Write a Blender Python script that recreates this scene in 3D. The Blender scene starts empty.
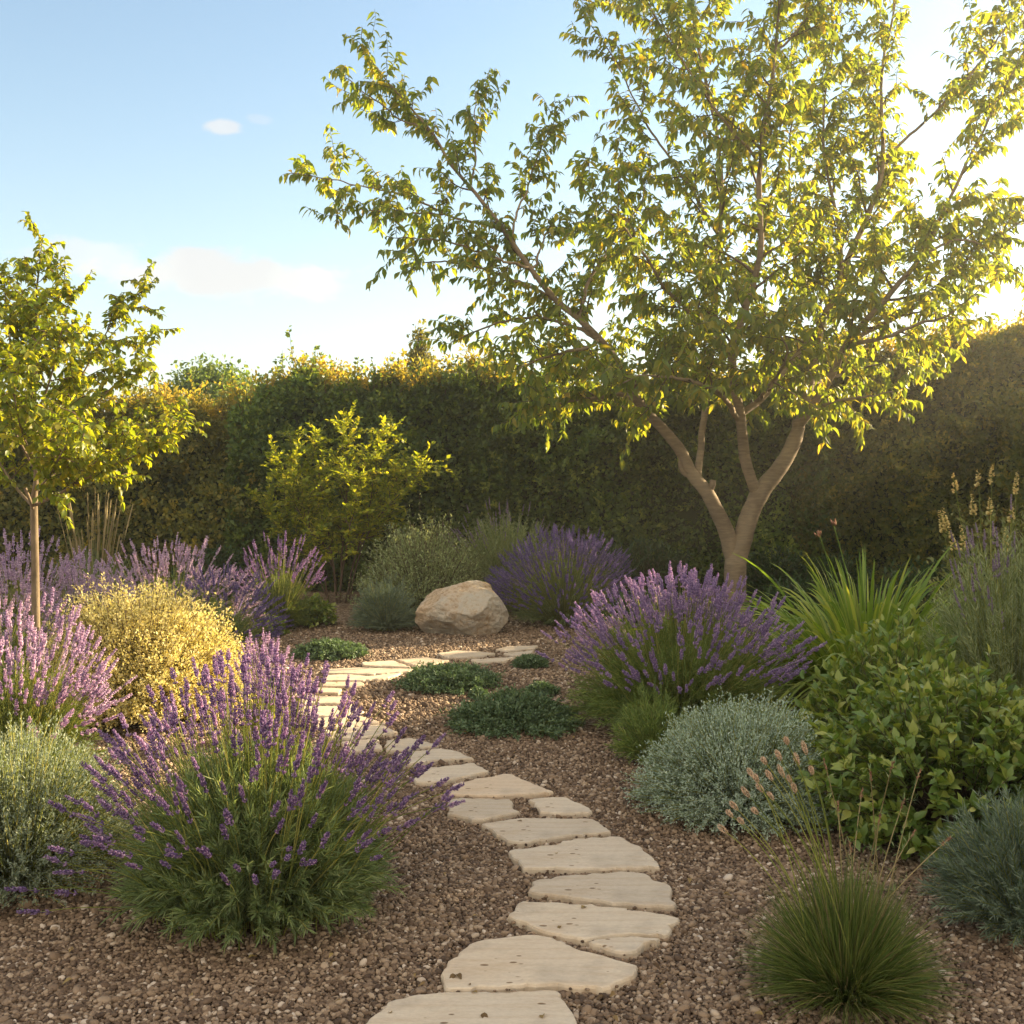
import bpy, math
import numpy as np
from mathutils import Vector

rng = np.random.default_rng(11)
C = bpy.context.scene.collection
SC = bpy.context.scene
PI = math.pi
F, EYE, HY = 1100.0, 1.5, 480.0        # focal length in pixels, eye height, horizon row of the photograph

# ------------------------------------------------------------------ camera, sky, sun, exposure
cam = bpy.data.cameras.new('camera')
cam_o = bpy.data.objects.new('camera', cam)
C.objects.link(cam_o)
cam_o.location = (0, 0, EYE)
cam_o.rotation_euler = (PI / 2, 0, 0)
cam.sensor_width = 36
cam.lens = 36 * F / 1024
cam.shift_y = -(512 - HY) / 1024
cam.clip_end = 2000
SC.camera = cam_o

SUN_AZ, SUN_EL = 62.0, 19.0
SKY_STRENGTH, SUN_STRENGTH, EXPOSURE = 0.066, 5.0, 2.05
HAZE = .0022
SKY_TINT = (.96, 1.03, 1.0, 1)
FILL_CLOUDS = (8.4, 7.1, 5.4, 1)  # unseen clouds added behind the viewer to give warm fill
world = bpy.data.worlds.new('World')
SC.world = world
world.use_nodes = True


def build_world():
    nt = world.node_tree
    N, L = nt.nodes, nt.links
    bg = N['Background']
    bg.inputs[1].default_value = SKY_STRENGTH
    s = N.new('ShaderNodeTexSky')
    s.sky_type = 'NISHITA'
    s.sun_disc = False
    s.sun_elevation = math.radians(SUN_EL)
    s.sun_rotation = math.radians(SUN_AZ)
    s.air_density, s.dust_density, s.ozone_density = 1.0, .75, .6
    tc = N.new('ShaderNodeTexCoord')
    sep = N.new('ShaderNodeSeparateXYZ')
    L.new(tc.outputs['Generated'], sep.inputs[0])

    def M(op, a, b=None, clamp=False):
        n = N.new('ShaderNodeMath')
        n.operation = op
        n.use_clamp = clamp
        for i, v in enumerate((a, b)):
            if v is None:
                continue
            if isinstance(v, (int, float)):
                n.inputs[i].default_value = v
            else:
                L.new(v, n.inputs[i])
        return n.outputs[0]

    # clouds live in the sky by direction: azimuth and elevation in degrees, three fair-weather banks
    az = M('MULTIPLY', M('ARCTAN2', sep.outputs[0], sep.outputs[1]), 57.2958)
    el = M('MULTIPLY', M('ARCSINE', sep.outputs[2]), 57.2958)
    noise = N.new('ShaderNodeTexNoise')
    noise.inputs['Scale'].default_value = 22.0
    noise.inputs['Detail'].default_value = 10.0
    noise.inputs['Roughness'].default_value = 0.56
    mpn = N.new('ShaderNodeMapping')
    mpn.inputs['Scale'].default_value = (1, 1, 2.0)
    L.new(tc.outputs['Generated'], mpn.inputs[0])
    L.new(mpn.outputs[0], noise.inputs['Vector'])
    nz = M('SUBTRACT', noise.outputs['Fac'], 0.5)
    mask = None
    top = None
    for (a0, e0, wa, we, amp) in ((-14.8, 10.2, 6.9, 1.3, .95), (-14.6, 17.3, 1.1, 0.5, .75), (-21.0, 10.7, 4.0, .9, .6), (-12.9, 17.7, 0.8, 0.3, .25)):
        da = M('DIVIDE', M('SUBTRACT', az, a0), wa)
        de = M('DIVIDE', M('SUBTRACT', el, e0), we)
        r = M('SQRT', M('ADD', M('MULTIPLY', da, da), M('MULTIPLY', de, de)))
        v = M('SUBTRACT', 1.0, r)
        v = M('ADD', v, M('MULTIPLY', nz, 2.2))
        v = M('MULTIPLY', M('MULTIPLY', v, 2.6, True), amp)
        mask = v if mask is None else M('MAXIMUM', mask, v)
    n2 = N.new('ShaderNodeTexNoise')
    n2.inputs['Scale'].default_value = 9.0
    n2.inputs['Detail'].default_value = 5.0
    L.new(tc.outputs['Generated'], n2.inputs['Vector'])
    ramp = N.new('ShaderNodeValToRGB')
    ramp.color_ramp.elements[0].position = .42
    ramp.color_ramp.elements[0].color = (3.5, 3.38, 3.3, 1)
    ramp.color_ramp.elements[1].position = .62
    ramp.color_ramp.elements[1].color = (3.95, 3.85, 3.65, 1)
    L.new(n2.outputs['Fac'], ramp.inputs[0])
    # broken clouds added out of view, overhead and behind, as warm fill light
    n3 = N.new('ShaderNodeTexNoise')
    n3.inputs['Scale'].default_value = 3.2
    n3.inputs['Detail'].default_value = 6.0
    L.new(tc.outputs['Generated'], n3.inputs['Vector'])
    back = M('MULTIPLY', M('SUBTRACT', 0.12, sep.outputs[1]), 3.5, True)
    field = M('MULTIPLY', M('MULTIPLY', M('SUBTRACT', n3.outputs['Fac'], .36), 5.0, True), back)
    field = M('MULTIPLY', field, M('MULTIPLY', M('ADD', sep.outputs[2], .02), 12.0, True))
    veil = N.new('ShaderNodeMixRGB')
    L.new(M('ADD', M('MULTIPLY', M('POWER', 2.718, M('MULTIPLY', el, -.12)), .75), .0, True), veil.inputs[0])
    tint = N.new('ShaderNodeMixRGB')
    tint.blend_type = 'MULTIPLY'
    tint.inputs[0].default_value = 1
    tint.inputs[2].default_value = SKY_TINT
    L.new(s.outputs[0], tint.inputs[1])
    L.new(tint.outputs[0], veil.inputs[1])
    veil.inputs[2].default_value = (3.9, 3.78, 3.5, 1)
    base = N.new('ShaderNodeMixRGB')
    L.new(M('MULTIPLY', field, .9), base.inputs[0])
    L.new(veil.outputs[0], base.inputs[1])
    base.inputs[2].default_value = FILL_CLOUDS
    mx = N.new('ShaderNodeMixRGB')
    L.new(M('MULTIPLY', mask, .85), mx.inputs[0])
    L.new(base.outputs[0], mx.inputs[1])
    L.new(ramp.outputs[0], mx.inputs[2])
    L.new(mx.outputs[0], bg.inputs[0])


build_world()
sun = bpy.data.lights.new('sun', 'SUN')
sun.energy = SUN_STRENGTH
sun.angle = math.radians(0.6)
sun.color = (1.0, 0.80, 0.50)
sun_o = bpy.data.objects.new('sun', sun)
C.objects.link(sun_o)
sd = Vector((math.sin(math.radians(SUN_AZ)) * math.cos(math.radians(SUN_EL)), math.cos(math.radians(SUN_AZ)) * math.cos(math.radians(SUN_EL)), math.sin(math.radians(SUN_EL))))
sun_o.rotation_euler = sd.to_track_quat('Z', 'Y').to_euler()
SC.view_settings.view_transform = 'Standard'
SC.view_settings.look = 'None'
SC.view_settings.exposure = EXPOSURE
SC.view_settings.gamma = 1
SC.view_settings.use_curve_mapping = False
SC.cycles.transparent_max_bounces = 8
SC.cycles.max_bounces = 8


# ------------------------------------------------------------------ helpers
def at(px, py, Y):
    """photograph pixel at depth Y -> point in the garden"""
    return np.array([(px - 512) / F * Y, Y, EYE + (HY - py) / F * Y])


def gp(px, py, z=0.0):
    """photograph pixel -> point on the ground (height z)"""
    Y = F * (EYE - z) / (py - HY)
    return np.array([(px - 512) / F * Y, Y, z])


def nrm(v):
    return v / np.maximum(np.linalg.norm(v, axis=-1, keepdims=True), 1e-9)


def frames(d, up=None, roll=None):
    """rotation matrices whose Y column is d, Z column near up"""
    d = nrm(np.asarray(d, float))
    ref = np.broadcast_to(np.array([0, 0, 1.0]) if up is None else np.asarray(up, float), d.shape).copy()
    bad = np.abs((d * nrm(ref)).sum(-1)) > .985
    ref[bad] = [1, .2, 0]
    x = nrm(np.cross(d, ref))
    z = np.cross(x, d)
    if roll is not None:
        c, s = np.cos(roll)[:, None], np.sin(roll)[:, None]
        x, z = x * c + z * s, z * c - x * s
    return np.stack([x, d, z], -1)


class MB:
    """collects vertices and faces, links them as ONE mesh object"""

    def __init__(self):
        self.V, self.F3, self.F4, self.var, self.m3, self.m4, self.n = [], [], [], [], [], [], 0

    def add(self, V, F, var=0.5, mi=0):
        V = np.asarray(V, float).reshape(-1, 3)
        self.V.append(V)
        self.var.append(np.broadcast_to(np.asarray(var, float), (len(V),)))
        for f in (F if isinstance(F, (list, tuple)) else [F]):
            f = np.asarray(f, int)
            if f.size == 0:
                continue
            (self.F3 if f.shape[1] == 3 else self.F4).append(f + self.n)
            (self.m3 if f.shape[1] == 3 else self.m4).append(np.full(len(f), mi))
        self.n += len(V)

    def inst(self, tpl, P, R, S, var=None, mi=0):
        tv, tfs = tpl
        P = np.asarray(P, float)
        N, v = len(P), len(tv)
        if N == 0:
            return
        S = np.asarray(S, float)
        if S.ndim == 0:
            S = np.full((N, 3), float(S))
        if S.ndim == 1:
            S = np.repeat(S[:, None], 3, 1)
        V = np.einsum('nij,vj->nvi', R * S[:, None, :], tv) + P[:, None]
        off = (np.arange(N) * v)[:, None, None]
        Fs = [(f[None] + off).reshape(-1, f.shape[1]) for f in tfs]
        var = rng.random(N) if var is None else np.broadcast_to(var, (N,))
        self.add(V.reshape(-1, 3), Fs, np.repeat(var, v), mi)

    def tubes(self, P, R, sides=4, var=None, mi=0, cap=False):
        P = np.asarray(P, float)
        N, K = P.shape[:2]
        if N == 0:
            return
        R = np.broadcast_to(np.asarray(R, float), (N, K))
        T = nrm(np.gradient(P, axis=1))
        ref = np.zeros_like(T)
        ref[:] = [0.31, 0.95, 0.05]
        a = nrm(np.cross(T, ref))
        b = np.cross(T, a)
        ang = np.arange(sides) / sides * 2 * PI
        V = P[:, :, None] + R[:, :, None, None] * (a[:, :, None] * np.cos(ang)[:, None] + b[:, :, None] * np.sin(ang)[:, None])
        k, s = np.meshgrid(np.arange(K - 1), np.arange(sides), indexing='ij')
        s2 = (s + 1) % sides
        q = np.stack([k * sides + s, k * sides + s2, (k + 1) * sides + s2, (k + 1) * sides + s], -1).reshape(-1, 4)
        off = (np.arange(N) * K * sides)[:, None, None]
        var = rng.random(N) if var is None else np.broadcast_to(var, (N,))
        self.add(V.reshape(-1, 3), (q[None] + off).reshape(-1, 4), np.repeat(var, K * sides), mi)

    def ribbons(self, P, W, side, var=None, mi=0, fold=.18):
        P = np.asarray(P, float)
        N, K = P.shape[:2]
        T = nrm(np.gradient(P, axis=1))
        s = nrm(side[:, None] - T * (side[:, None] * T).sum(-1, keepdims=True))
        n = np.cross(s, T)
        W = np.broadcast_to(np.asarray(W, float), (N, K))[..., None]
        V = np.stack([P - s * W + n * W * fold, P, P + s * W + n * W * fold], 2)
        k, c = np.meshgrid(np.arange(K - 1), np.arange(2), indexing='ij')
        q = np.stack([k * 3 + c, k * 3 + c + 1, (k + 1) * 3 + c + 1, (k + 1) * 3 + c], -1).reshape(-1, 4)
        off = (np.arange(N) * K * 3)[:, None, None]
        var = rng.random(N) if var is None else var
        self.add(V.reshape(-1, 3), (q[None] + off).reshape(-1, 4), np.repeat(var, K * 3), mi)

    def mesh(self, name, mats, smooth=True):
        V = np.concatenate(self.V)
        F3 = np.concatenate(self.F3) if self.F3 else np.zeros((0, 3), int)
        F4 = np.concatenate(self.F4) if self.F4 else np.zeros((0, 4), int)
        me = bpy.data.meshes.new(name)
        me.vertices.add(len(V))
        me.vertices.foreach_set('co', V.astype(np.float32).ravel())
        nl = len(F3) * 3 + len(F4) * 4
        me.loops.add(nl)
        me.loops.foreach_set('vertex_index', np.concatenate([F3.ravel(), F4.ravel()]).astype(np.int32))
        me.polygons.add(len(F3) + len(F4))
        st = np.concatenate([np.arange(len(F3)) * 3, len(F3) * 3 + np.arange(len(F4)) * 4])
        me.polygons.foreach_set('loop_start', st.astype(np.int32))
        mi = np.concatenate(self.m3 + self.m4) if (self.m3 or self.m4) else np.zeros(0)
        me.polygons.foreach_set('material_index', mi.astype(np.int32))
        me.polygons.foreach_set('use_smooth', np.full(len(mi), bool(smooth)))
        at_ = me.attributes.new('var', 'FLOAT', 'POINT')
        at_.data.foreach_set('value', np.concatenate(self.var).astype(np.float32))
        for m in (mats if isinstance(mats, (list, tuple)) else [mats]):
            me.materials.append(m)
        me.update(calc_edges=True)
        return me

    def build(self, name, mats, parent=None, smooth=True, kind=None):
        return link(name, self.mesh(name, mats, smooth), parent, kind)


def link(name, me, parent=None, kind=None):
    o = bpy.data.objects.new(name, me)
    C.objects.link(o)
    if parent is not None:
        o.parent = parent
        o.matrix_parent_inverse = parent.matrix_basis.inverted()
    if kind:
        o['kind'] = kind
    return o


def tag(o, label, cat, group=None, kind=None):
    o['label'] = label
    o['category'] = cat
    if group:
        o['group'] = group
    if kind:
        o['kind'] = kind
    return o


def thing(name, label, cat, loc, group=None):
    o = bpy.data.objects.new(name, None)
    C.objects.link(o)
    o.location = [float(v) for v in loc]
    o.empty_display_size = .1
    return tag(o, label, cat, group)


def smooth_line(pts, n):
    """Catmull-Rom through points (any dimension), n samples evenly by length"""
    p = np.asarray(pts, float)
    p = np.vstack([2 * p[0] - p[1], p, 2 * p[-1] - p[-2]])
    out = []
    for i in range(1, len(p) - 2):
        t = np.linspace(0, 1, 12, endpoint=False)[:, None]
        a, b, c, d = p[i - 1:i + 3]
        out.append(.5 * (2 * b + (c - a) * t + (2 * a - 5 * b + 4 * c - d) * t ** 2 + (3 * b - a - 3 * c + d) * t ** 3))
    out.append(p[-2][None])
    q = np.vstack(out)
    L = np.r_[0, np.cumsum(np.linalg.norm(np.diff(q[:, :3], axis=0), axis=1))]
    s = np.linspace(0, L[-1], n)
    return np.stack([np.interp(s, L, q[:, k]) for k in range(q.shape[1])], -1)


def bez(P0, P1, P2, K):
    t = np.linspace(0, 1, K)[None, :, None]
    return (1 - t) ** 2 * P0[:, None] + 2 * t * (1 - t) * P1[:, None] + t ** 2 * P2[:, None]


def wob(p, f=1.0, seed=0.0):
    """cheap smooth noise, about -1..1"""
    x, y, z = p[..., 0] * f + seed, p[..., 1] * f + seed * 1.7, p[..., 2] * f - seed
    return (np.sin(1.7 * x + 2.1 * np.sin(y * 1.3 + z)) + np.sin(2.9 * z + 1.1 * x + 1.7 * np.sin(x * .9)) + np.sin(2.3 * y - 1.9 * z + x)
            + .6 * np.sin(5.1 * x + 4.3 * z + 2 * np.sin(3.1 * y)) + .6 * np.sin(4.7 * y + 5.9 * z - 3.3 * x)) / 4.2


def rand_unit(n):
    return nrm(rng.normal(size=(n, 3)))


# ------------------------------------------------------------------ leaf and flower templates
def tpl(v, *fs):
    return np.array(v, float), [np.array(f) for f in fs]


LEAF2 = tpl([(0, 0, 0), (-.5, .45, .10), (.5, .45, .10), (0, 1, -.06)], [(0, 3, 1), (0, 2, 3)])
NEEDLE = tpl([(0, 0, 0), (-.5, .4, .04), (.5, .4, .04), (0, 1, 0)], [(0, 3, 1), (0, 2, 3)])
LEAF8 = tpl([(0, 0, 0), (-.36, .25, .10), (0, .27, 0), (.36, .25, .10), (-.46, .52, .06), (0, .55, -.03), (.46, .52, .06), (-.22, .82, -.06), (0, .83, -.11), (.22, .82, -.06), (0, 1.04, -.20)],
            [(0, 2, 1), (0, 3, 2), (7, 8, 10), (8, 9, 10)], [(1, 2, 5, 4), (2, 3, 6, 5), (4, 5, 8, 7), (5, 6, 9, 8)])
OCTA = tpl([(0, 0, 0), (-.5, .45, 0), (0, .45, .5), (.5, .45, 0), (0, .45, -.5), (0, 1, 0)],
           [(0, 1, 2), (0, 2, 3), (0, 3, 4), (0, 4, 1), (5, 2, 1), (5, 3, 2), (5, 4, 3), (5, 1, 4)])
TETRA = tpl([(0, 0, 0), (-.5, .6, -.3), (.5, .6, -.3), (0, .7, .5), (0, 1, 0)], [(0, 2, 1), (0, 1, 3), (0, 3, 2), (4, 1, 2), (4, 3, 1), (4, 2, 3)])


def ico(sub):
    import bmesh
    bm = bmesh.new()
    bmesh.ops.create_icosphere(bm, subdivisions=sub, radius=1)
    v = np.array([tuple(a.co) for a in bm.verts])
    f = np.array([[a.index for a in b.verts] for b in bm.faces])
    bm.free()
    return v, [f]


# ------------------------------------------------------------------ materials
def mat(name):
    m = bpy.data.materials.new(name)
    m.use_nodes = True
    nt = m.node_tree
    for n in list(nt.nodes):
        if n.type == 'BSDF_PRINCIPLED':
            b = n
    return m, nt, b


def attr(nt, name='var'):
    a = nt.nodes.new('ShaderNodeAttribute')
    a.attribute_name = name
    return a.outputs['Fac']


def ramp_node(nt, fac, stops):
    r = nt.nodes.new('ShaderNodeValToRGB')
    e = r.color_ramp.elements
    while len(e) < len(stops):
        e.new(.5)
    for x, (p, c) in zip(e, stops):
        x.position = p
        x.color = (*c, 1)
    nt.links.new(fac, r.inputs[0])
    return r.outputs[0]


def noise_node(nt, scale, detail=3, rough=.5, coord='Object', scl=None):
    tc = nt.nodes.new('ShaderNodeTexCoord')
    out = tc.outputs[coord]
    if scl:
        mp = nt.nodes.new('ShaderNodeMapping')
        mp.inputs['Scale'].default_value = scl
        nt.links.new(out, mp.inputs[0])
        out = mp.outputs[0]
    n = nt.nodes.new('ShaderNodeTexNoise')
    n.inputs['Scale'].default_value = scale
    n.inputs['Detail'].default_value = detail
    n.inputs['Roughness'].default_value = rough
    nt.links.new(out, n.inputs['Vector'])
    return n.outputs['Fac']


def mixc(nt, fac, a, b, blend='MIX'):
    m = nt.nodes.new('ShaderNodeMixRGB')
    m.blend_type = blend
    for i, v in enumerate((fac, a, b)):
        if isinstance(v, (int, float)):
            m.inputs[i].default_value = v
        elif isinstance(v, tuple):
            m.inputs[i].default_value = (*v, 1)
        else:
            nt.links.new(v, m.inputs[i])
    return m.outputs[0]


def bump(nt, b, h, strength, dist):
    n = nt.nodes.new('ShaderNodeBump')
    n.inputs['Strength'].default_value = strength
    n.inputs['Distance'].default_value = dist
    nt.links.new(h, n.inputs['Height'])
    nt.links.new(n.outputs[0], b.inputs['Normal'])


def foliage(name, stops, trans=.4, tint=(1.25, 1.15, .5), rough=.5, spec=.35, patch=.0, pscale=2.5):
    """leaf: colour varies leaf by leaf (var), light comes through it"""
    m, nt, b = mat(name)
    col = ramp_node(nt, attr(nt), stops)
    if patch:
        n = noise_node(nt, pscale, 2)
        v = nt.nodes.new('ShaderNodeMapRange')
        v.inputs['From Min'].default_value, v.inputs['From Max'].default_value = .3, .7
        v.inputs['To Min'].default_value, v.inputs['To Max'].default_value = 1 - patch, 1 + patch
        nt.links.new(n, v.inputs[0])
        col = mixc(nt, 1.0, col, v.outputs[0], 'MULTIPLY')
    nt.links.new(col, b.inputs['Base Color'])
    b.inputs['Roughness'].default_value = rough
    b.inputs['Specular IOR Level'].default_value = spec
    t = nt.nodes.new('ShaderNodeBsdfTranslucent')
    nt.links.new(mixc(nt, 1.0, col, tint, 'MULTIPLY'), t.inputs[0])
    mx = nt.nodes.new('ShaderNodeMixShader')
    mx.inputs[0].default_value = trans
    nt.links.new(b.outputs[0], mx.inputs[1])
    nt.links.new(t.outputs[0], mx.inputs[2])
    nt.links.new(mx.outputs[0], nt.nodes['Material Output'].inputs['Surface'])
    return m


def plain(name, stops, rough=.8, spec=.2):
    m, nt, b = mat(name)
    nt.links.new(ramp_node(nt, attr(nt), stops), b.inputs['Base Color'])
    b.inputs['Roughness'].default_value = rough
    b.inputs['Specular IOR Level'].default_value = spec
    return m


def bark(name, a, b_, c, scl=(1, 1, 6), scale=5, dist=.012):
    m, nt, b = mat(name)
    n1 = noise_node(nt, scale, 6, .62, scl=scl)
    n2 = noise_node(nt, 3.0, 3)
    n3 = noise_node(nt, 60, 3, .6)
    col = ramp_node(nt, n1, [(.32, a), (.5, b_), (.68, c)])
    col = mixc(nt, .5, col, ramp_node(nt, n2, [(.35, a), (.65, c)]))
    nt.links.new(col, b.inputs['Base Color'])
    b.inputs['Roughness'].default_value = .85
    b.inputs['Specular IOR Level'].default_value = .2
    bump(nt, b, mixc(nt, .25, n1, n3), .9, dist)
    return m


M = {}
M['cherry_leaf'] = foliage('cherry_leaf', [(0, (.075, .135, .03)), (.5, (.135, .19, .042)), (.85, (.24, .235, .045)), (1, (.34, .26, .05))], .6, (2.75, 2.1, .55), .42, .45)
M['sapling_leaf'] = foliage('sapling_leaf', [(0, (.085, .145, .027)), (.6, (.16, .205, .035)), (1, (.26, .25, .04))], .6, (2.7, 2.2, .45), .42, .45)
M['cherry_bark'] = bark('cherry_bark', (.125, .092, .06), (.21, .155, .10), (.33, .255, .165), (2.2, 2.2, 13), 3.4, .009)
M['sapling_bark'] = bark('sapling_bark', (.11, .08, .05), (.18, .135, .085), (.27, .205, .135), (3, 3, 1), 14, .004)
M['twig'] = plain('twig', [(0, (.07, .045, .03)), (1, (.14, .09, .06))])
M['hedge_green'] = foliage('hedge_leaf_green', [(0, (.05, .095, .03)), (.6, (.115, .175, .045)), (1, (.23, .27, .07))], .5, (2.0, 1.7, .5), .45, .4, .3, .9)
M['hedge_gold'] = foliage('hedge_leaf_golden', [(0, (.075, .10, .03)), (.6, (.155, .165, .045)), (1, (.28, .24, .06))], .5, (2.2, 1.75, .5), .5, .35, .3, 1.1)
M['hedge_haze_brown'] = foliage('hedge_leaf_haze_brown', [(0, (.065, .095, .03)), (.6, (.14, .165, .045)), (1, (.27, .245, .065))], .5, (2.1, 1.65, .5), .5, .35, .3, 1.0)  # brown of the hazy glow mixed into the right hedge's leaf colour
M['hedge_sunlit_top'] = foliage('hedge_leaf_sunlit_top', [(0, (.10, .13, .035)), (.5, (.22, .215, .05)), (1, (.38, .30, .07))], .6, (2.0, 1.6, .5), .5, .3)  # golden sunlight painted into the leaves of the hedge top sprays
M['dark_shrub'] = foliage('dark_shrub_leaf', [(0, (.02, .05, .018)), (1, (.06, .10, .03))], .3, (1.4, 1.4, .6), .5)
M['lav_leaf'] = foliage('lavender_leaf', [(0, (.12, .18, .055)), (.6, (.2, .275, .08)), (1, (.33, .39, .13))], .4, (1.5, 1.4, .5), .6, .2)
M['lav_leaf_grey'] = foliage('lavender_leaf_grey', [(0, (.13, .185, .085)), (.6, (.22, .29, .13)), (1, (.36, .41, .2))], .4, (1.4, 1.35, .6), .6, .2)
M['lav_stem'] = foliage('lavender_stem', [(0, (.16, .21, .045)), (.6, (.28, .32, .08)), (1, (.46, .45, .17))], .45, (1.5, 1.25, .5), .6, .2)
M['lav_purple'] = foliage('lavender_flower_purple', [(0, (.15, .10, .23)), (.5, (.29, .21, .39)), (1, (.60, .50, .64))], .5, (1.6, 1.2, 1.25), .7, .1)
M['lav_violet'] = foliage('lavender_flower_violet', [(0, (.12, .09, .23)), (.5, (.21, .165, .37)), (1, (.38, .33, .54))], .45, (1.5, 1.15, 1.2), .7, .1)
M['lav_lilac'] = foliage('lavender_flower_lilac', [(0, (.22, .16, .34)), (.5, (.38, .30, .51)), (1, (.68, .56, .68))], .5, (1.5, 1.2, 1.2), .7, .1)
M['sage_leaf'] = foliage('sage_leaf', [(0, (.2, .25, .12)), (.6, (.32, .37, .18)), (1, (.46, .49, .28))], .35, (1.3, 1.25, .6), .6, .2)
M['lav_pale'] = foliage('lavender_flower_pale', [(0, (.36, .27, .43)), (.5, (.58, .47, .62)), (1, (.82, .74, .80))], .5, (1.4, 1.2, 1.15), .7, .1)
M['lav_faded'] = foliage('lavender_flower_faded', [(0, (.2, .15, .22)), (1, (.42, .34, .42))], .4, (1.3, 1.1, 1.0), .7, .1)
M['lav_pink'] = foliage('lavender_flower_mauve', [(0, (.28, .2, .36)), (.5, (.48, .38, .54)), (1, (.74, .64, .74))], .5, (1.45, 1.2, 1.2), .7, .1)
M['gold_leaf'] = foliage('golden_bush_leaf', [(0, (.42, .37, .10)), (.5, (.72, .64, .28)), (1, (.86, .81, .5))], .4, (1.15, 1.05, .6), .55, .25)
M['yellow_tip'] = foliage('yellow_green_leaf', [(0, (.10, .15, .025)), (.5, (.22, .27, .035)), (1, (.42, .40, .06))], .58, (1.9, 1.6, .4), .5, .3)
M['silver'] = foliage('silver_leaf', [(0, (.27, .34, .26)), (.6, (.41, .50, .39)), (1, (.57, .64, .51))], .25, (1.2, 1.2, .8), .7, .15)
M['silver_blue'] = foliage('silver_blue_leaf', [(0, (.105, .15, .10)), (.6, (.18, .235, .16)), (1, (.30, .35, .255))], .25, (1.2, 1.2, .8), .7, .15)
M['silver_green'] = foliage('silver_green_leaf', [(0, (.15, .19, .13)), (.6, (.26, .31, .22)), (1, (.46, .48, .34))], .3, (1.2, 1.15, .75), .7, .15)
M['cream'] = foliage('cream_tip_leaf', [(0, (.35, .36, .24)), (1, (.6, .58, .42))], .3, (1.2, 1.1, .7), .7, .15)
M['mat_leaf'] = foliage('mat_leaf', [(0, (.07, .12, .06)), (.6, (.12, .18, .09)), (1, (.2, .26, .14))], .25, (1.2, 1.3, .6), .55, .3)
M['broad'] = foliage('broad_leaf', [(0, (.07, .14, .03)), (.45, (.145, .22, .042)), (.75, (.27, .31, .065)), (1, (.44, .43, .12))], .35, (1.5, 1.4, .4), .38, .5)
M['olive'] = foliage('olive_leaf', [(0, (.14, .17, .06)), (.6, (.24, .26, .09)), (1, (.36, .35, .14))], .35, (1.4, 1.3, .5), .5, .3)
M['strap'] = foliage('strap_leaf', [(0, (.12, .21, .03)), (.6, (.23, .33, .05)), (1, (.40, .43, .10))], .45, (1.5, 1.3, .4), .42, .45)
M['grass_green'] = foliage('grass_leaf', [(0, (.07, .11, .03)), (.6, (.12, .165, .045)), (1, (.22, .235, .08))], .35, (1.4, 1.3, .4), .55, .25)
M['straw'] = foliage('straw_stem', [(0, (.2, .16, .07)), (1, (.42, .34, .18))], .3, (1.2, 1.0, .6), .8, .1)
M['dead_leaf'] = foliage('dead_leaf', [(0, (.10, .06, .03)), (.6, (.24, .16, .07)), (1, (.36, .27, .10))], .2, (1.2, 1.0, .6), .7, .2)
M['seed'] = foliage('seed_head', [(0, (.52, .37, .24)), (1, (.80, .63, .45))], .3, (1.2, 1.0, .7), .8, .1)
M['yellow_flower'] = foliage('yellow_flower', [(0, (.58, .45, .16)), (1, (.86, .76, .36))], .4, (1.2, 1.05, .6), .7, .1)
M['brown_seed'] = foliage('dry_flower', [(0, (.2, .1, .06)), (1, (.4, .22, .14))], .3, (1.2, 1.0, .7), .8, .1)


def stone_mat():
    m, nt, b = mat('travertine')
    big = noise_node(nt, 3.0, 4, .6)
    fine = noise_node(nt, 55, 5, .65, scl=(1, 2.5, 1))
    band = noise_node(nt, 6, 5, .6, scl=(.6, 5.0, 1))
    col = ramp_node(nt, big, [(.3, (.53, .44, .335)), (.5, (.62, .53, .415)), (.7, (.68, .60, .485))])
    col = mixc(nt, .5, col, ramp_node(nt, band, [(.35, (.53, .39, .26)), (.55, (.68, .59, .475))]))
    col = mixc(nt, .22, col, ramp_node(nt, fine, [(.3, (.32, .25, .18)), (.6, (.70, .61, .48))]))
    tc = nt.nodes.new('ShaderNodeTexCoord')
    mp = nt.nodes.new('ShaderNodeMapping')
    mp.inputs['Scale'].default_value = (1, 2.2, 1)
    nt.links.new(tc.outputs['Object'], mp.inputs[0])
    vo = nt.nodes.new('ShaderNodeTexVoronoi')
    vo.inputs['Scale'].default_value = 13
    nt.links.new(mp.outputs[0], vo.inputs['Vector'])
    pit_n = noise_node(nt, 9, 3)
    ad = nt.nodes.new('ShaderNodeMath')
    ad.operation = 'ADD'
    nt.links.new(vo.outputs['Distance'], ad.inputs[0])
    nt.links.new(pit_n, ad.inputs[1])
    pit = ramp_node(nt, ad.outputs[0], [(.54, (0, 0, 0)), (.59, (1, 1, 1))])
    col = mixc(nt, 1.0, col, mixc(nt, 1, (1, 1, 1), ramp_node(nt, ad.outputs[0], [(.54, (.40, .33, .26)), (.59, (1, 1, 1))]), 'MULTIPLY'), 'MULTIPLY')
    oi = nt.nodes.new('ShaderNodeObjectInfo')
    col = mixc(nt, 1.0, col, ramp_node(nt, oi.outputs['Random'], [(0, (.80, .77, .73)), (.35, (.95, .92, .88)), (.7, (1, .97, .92)), (1, (1.0, .90, .80))]), 'MULTIPLY')
    dirt = noise_node(nt, 4.2, 5, .65)
    col = mixc(nt, ramp_node(nt, dirt, [(.52, (0, 0, 0)), (.72, (.55, .55, .55))]), col, (.30, .235, .17))
    nt.links.new(col, b.inputs['Base Color'])
    b.inputs['Roughness'].default_value = .75
    b.inputs['Specular IOR Level'].default_value = .25
    h = mixc(nt, .5, fine, pit)
    bump(nt, b, h, .55, .006)
    return m


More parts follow.
